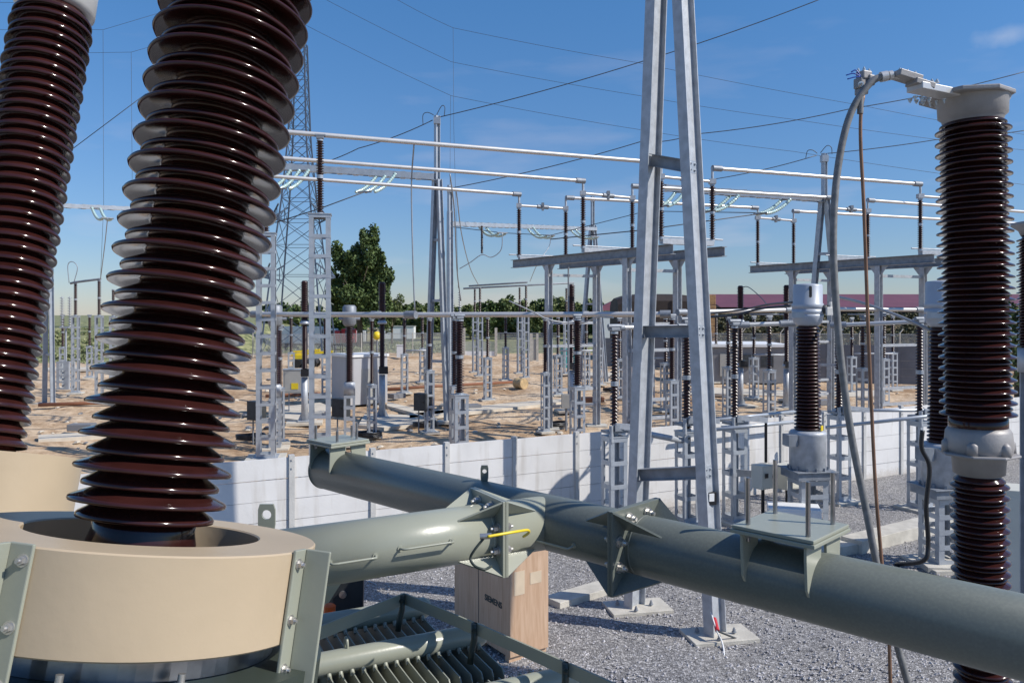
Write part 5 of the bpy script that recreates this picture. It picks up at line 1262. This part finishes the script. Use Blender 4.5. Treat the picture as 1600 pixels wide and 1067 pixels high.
kerb('concrete kerb strip behind the studded plate', (1215, 878), (1326, 860), .5, .2)
kerb('concrete kerb strip left of the crate', (560, 900), (705, 868), .4)
kerb('concrete kerb block at the foot of the transformer column near the arrester', (1440, 888), (1500, 890), .6, .12)
for lab, pts, Y in (('rusty red pipe lying on the sandy ground left of the mast', [(604, 611), (680, 606), (812, 599)], 0), ('rusty red pipe lying on the ground between the bushings', [(60, 636), (200, 631)], 0), ('rusty red pipe lying behind the tall columns', [(415, 622), (500, 618)], 0)):
    rod('ground_pipe', lab, 'pipe', [Gp(*p)+V((0, 0, .12)) for p in pts], .10, rust)
for i, (px, y, lab) in enumerate([(575, 684, 'coil of black cable on the sand behind the white wall, left of the thick post'), (665, 668, 'coil of black cable at the foot of the slim mast post'), (392, 688, 'coil of black cable by the tall column beside the big bushing'), (868, 668, 'coil of black cable at the left platform column'), (955, 612, 'small coil of black cable left of the A-frame in the distance')]):
    c = Gp(px, y); b = MB(); rn = random.Random(i); pts = []
    for k in range(90):
        a = k*.35; rr = .42+.05*math.sin(k*.7)+rn.uniform(-.02, .02); pts.append(c+V((math.cos(a)*rr*1.2, math.sin(a)*rr, .05+k*.0022+.02*math.sin(a*2))))
    b.path(pts, .035, 6); o = b.build('cable_coil', black); o.data.transform(M.Translation(-c)); o.location = c; tag(o, lab, 'cable coil', 'black cable coils on the sand')
for i, (px, y, w_, l_, rz, lab) in enumerate([(735, 640, 1.0, .7, .4, 'grey pallet sized concrete cover plate right of the thick post'), (925, 628, 1.3, .6, .2, 'reddish brown block left of the A-frame foot'), (620, 622, .9, .6, .8, 'grey concrete cover plate right of the white kiosk'), (1290, 632, 1.2, .7, .3, 'grey cover plate behind the wall at the looping cable'), (128, 672, 1.0, .6, .1, 'dark block on the sand above the left turret')]):
    c = Gp(px, y); b = MB(); b.box(c+V((0, 0, .14)), (w_, l_, .28), rz); o = b.build('concrete_block', (rust if 'reddish' in lab else concg), None, .02); o.data.transform(M.Translation(-c)); o.location = c; tag(o, lab, 'block')
# rubble stones
gst = 'loose stones scattered on the sandy ground'
for i in range(240):
    px = random.uniform(60, 1450); y = random.uniform(575, 700); p = Gp(px, y)
    if p.y < WALL(p.x)+1.2: continue
    s_ = random.uniform(.04, .2)**1.0*(p.y/40)**.3; b = MB(); pts = []
    b.lathe([(s_*.3, 0), (s_*random.uniform(.8, 1.1), s_*.25), (s_*random.uniform(.5, .8), s_*.6), (s_*.15, s_*.75)], 6, (0, 0, 0), (random.uniform(-.3, .3), random.uniform(-.3, .3), 1), smooth=False)
    o = b.build('stone', pad if i % 3 else concg); o.location = p+V((0, 0, -.05)); o.rotation_euler = (0, 0, random.uniform(0, 6)); tag(o, 'small loose stone or clod lying on the sandy ground behind the white wall', 'stone', gst)

# ================================================================== FAR BUILDINGS
p = Gd(1350, 118); t = thing('farm_shed', 'long low farm shed with maroon roof on the right horizon', 'building', p)
x0, x1 = Gd(1112, 118).x, Gd(1700, 118).x
b = MB(); b.prism([(x0, 113, 5.9), (x0, 124, 8.0), (x0, 135, 5.9)], (x1-x0, 0, 0)); b.build('roof', roofm, t)
b = MB(); b.box(((x0+x1)/2, 124, 2.95), (x1-x0-1, 20, 5.88)); b.build('wall', darkw, t)
p = Gd(952, 130); t = thing('barn', 'small building with red roof left of the dark stack', 'building', p)
b = MB(); b.box(p+V((1, 3, 3.2)), (6, 6, 4.6)); b.build('wall', white, t); b = MB(); P = p+V((1, 3, 5.5)); b.add([P+V((-3.4, -3.4, 0)), P+V((3.4, -3.4, 0)), P+V((3.4, 3.4, 0)), P+V((-3.4, 3.4, 0)), P+V((.6, 0, 2.0)), P+V((2.4, 0, 2.0))], [(0, 1, 5, 4), (1, 2, 5), (2, 3, 4, 5), (3, 0, 4), (3, 2, 1, 0)]); b.build('roof', roofm, t)
p = Gd(1035, 88); t = thing('bale_stack', 'long stack of straw bales under a black sheet behind the A-frame', 'stack', p)
b = MB(); xa, xb = Gd(966, 88).x, Gd(1102, 88).x
prof = [(0, .3), (0, 6.4), (1.2, 7.1), (4, 7.25), (6.5, 6.9), (7.5, 6.2), (7.5, .3)]
nseg = 12; 
for i in range(nseg+1):
    x = xa+(xb-xa)*i/nseg; f = 1-.07*abs(2*i/nseg-1)**4
    for (y, z) in prof: b.v.append(V((x, 88+y, z*f)))
k = len(prof)
for i in range(nseg):
    for j in range(k-1): a = i*k+j; b.f.append([a, a+1, a+k+1, a+k]); b.sm.append(False)
b.f.append(list(range(k))); b.sm.append(False); b.f.append(list(range(nseg*k, nseg*k+k))); b.sm.append(False)
b.build('black_sheet', sheetm, t)
b = MB()
for zi in range(6):
    for s_ in (0, 1): b.box((xb+.55+s_*.02, 88.5+s_*2.2+.1*(zi % 2), .75+zi*1.15), (1.0, 2.1, 1.1))
b.build('straw_bales', straw, t, .06)
b = MB()
for x in (xa+1, xa+3.5, xa+6, xa+9): b.box((x, 87.9, 3.5), (.08, .1, 6.2))
b.build('binding_strap', straw, t)

# ================================================================== VEGETATION
def crown(b, c, rad, n, leaf, squash=1.0, clumps=None, seed=0):
    rnd = random.Random(seed); cl = []
    K = clumps or 14
    for i in range(K):
        a = rnd.uniform(0, 2*math.pi); u = rnd.uniform(-.9, .95); r = rnd.uniform(.35, .85)
        q = math.sqrt(1-u*u); cl.append((V((c.x+rad.x*r*q*math.cos(a), c.y+rad.y*r*q*math.sin(a), c.z+rad.z*r*u)), rnd.uniform(.22, .42)))
    for i in range(n):
        cc, s_ = cl[rnd.randrange(K)]
        d = V((rnd.gauss(0, 1), rnd.gauss(0, 1), rnd.gauss(0, 1))).normalized()*(rnd.random()**.4)
        p = cc+V((d.x*rad.x, d.y*rad.y, d.z*rad.z*squash))*s_
        e1 = V((rnd.gauss(0, 1), rnd.gauss(0, 1), rnd.gauss(0, .6))).normalized(); e2 = e1.cross(V((rnd.gauss(0, 1), rnd.gauss(0, 1), rnd.gauss(0, 1)))).normalized()
        l = leaf*rnd.uniform(.6, 1.3)
        o = len(b.v); b.v += [p-e1*l*.5, p+e2*l*.35, p+e1*l*.5, p-e2*l*.35]; b.f.append([o, o+1, o+2, o+3]); b.sm.append(False)
def tree(label, px, Y, z0, htop, rx, lm, n=2500, leaf=.35, seed=0, group=None, trunk=.25, lobes=None, cat='tree', name='tree', cz=None):
    p = Gd(px, Y, z0); t = thing(name, label, cat, p, group); rnd = random.Random(seed)
    H = htop-z0
    b = MB()
    lobes = lobes or [(0, .58, 1, .42)]
    b.path([p-V((0, 0, .3)), p+V((rnd.uniform(-.2, .2), 0, H*.3)), p+V((rnd.uniform(-.3, .3), 0, H*.7))], [trunk, trunk*.75, trunk*.3], 8)
    for i in range(7):
        a = rnd.uniform(0, 6.28); s_ = p+V((0, 0, H*rnd.uniform(.25, .55))); e = s_+V((math.cos(a)*rx*.6, math.sin(a)*rx*.6, H*.25)); b.path([s_, s_.lerp(e, .5)+V((0, 0, H*.03)), e], [trunk*.35, trunk*.22, trunk*.08], 6)
    b.build('trunk', bark, t)
    b = MB()
    tot = sum(l[2]*l[3] for l in lobes)
    for k, (dx, zc, rw, rh) in enumerate(lobes):
        crown(b, p+V((dx*rx, 0, H*zc)), V((rx*rw, rx*rw*.9, H*rh)), int(n*rw*rh/tot), leaf, 1, 16, seed*17+k)
    b.build('crown', lm, t)
tree('large dark green tree standing left of centre behind the tall columns', 563, 110, 0, 17.6, 4.6, leaf1, 34000, .46, 3, None, .45,
     [(-.44, .63, .56, .22), (.27, .74, .50, .24), (.68, .57, .36, .19), (0, .44, .95, .20), (.5, .38, .55, .2), (-.65, .42, .4, .18), (-.05, .62, .5, .2)])
tree('round light green tree just right of the large tree', 612, 118, 0, 8.8, 2.2, leaf2, 4000, .3, 5, None, .2)
gt3 = 'trees of the woodland edge on the horizon'
wl_ = []
random.seed(11)
labs = ['behind the grey busbar left of the tall column', 'left of the tallest lattice column', 'right of the large tree', 'under the drooping jumper', 'left of the mast feet', 'seen through the mast feet', 'right of the second mast',
        'behind the slim twin columns', 'right of the twin columns', 'left of the log columns', 'behind the log columns', 'left of the platform', 'seen inside the platform frame', 'right of the platform columns', 'beside the steel mast under the busbars', 'at the left end of the small red roof']
pxs = [432, 462, 645, 664, 690, 712, 735, 758, 782, 803, 826, 850, 873, 897, 918, 938]
tops = [480, 478, 476, 474, 474, 472, 468, 466, 466, 465, 464, 466, 464, 466, 465, 470]
for px, tp__, lab in zip(pxs, tops, labs):
    Y = random.uniform(136, 150); zt = CAMH+(HY-tp__+random.uniform(-2, 2))*Y/F
    tree('woodland tree '+lab, px, Y, .8, zt, 2.2+random.random()*.6, leaf2 if random.random() < .55 else leaf1, 4200, .62, int(px), gt3, .16, [(0, .62, 1.0, .40), (.4, .35, .9, .32), (-.4, .35, .9, .32)])
# woodland mass behind
b = MB(); rnd = random.Random(4)
for i in range(110):
    px = rnd.uniform(420, 960); Y = rnd.uniform(152, 175); c = Gd(px, Y, rnd.uniform(1.5, 6.2)); crown(b, c, V((2.8, 2.4, 2.2)), 520, .8, 1, 6, i)
tag(b.build('woodland', leaf1), 'dense dark woodland mass along the horizon behind the yard', 'woodland', kind='stuff')
b = MB()
for i in range(420):
    px = rnd.uniform(1100, 1480); Y = rnd.uniform(88, 112); c = Gd(px, Y, max(.6, 4.2*sm((Y-82)/22))+rnd.uniform(-.1, .5)); crown(b, c, V((1.3, 1.2, .7)), 110, .34, 1, 5, i)
tag(b.build('hillside_scrub', leaf3), 'brown and green scrub covering the bank before the maroon roof', 'scrub', kind='stuff')
b = MB()
for i in range(260):
    px = rnd.uniform(60, 215) if i < 130 else rnd.uniform(430, 720); Y = rnd.uniform(82, 100) if i < 130 else rnd.uniform(101, 125)
    z = -.3+3.6*sm((Y-78)/26) if i < 130 else .3
    c = Gd(px, Y, z); crown(b, c, V((1.4, 1.2, .45)), 90, .26, 1, 5, i)
tag(b.build('tall_weeds', leafmat('leaf_field', (.09, .13, .04), (.34, .34, .17))), 'pale green flowering weeds on the field beyond the yard', 'weeds', kind='stuff')
tree('bushy green tree at the right edge behind the ribbed arrester', 1590, 30, 0, 7.0, 1.3, leaf2, 9000, .14, 9, None, .14)
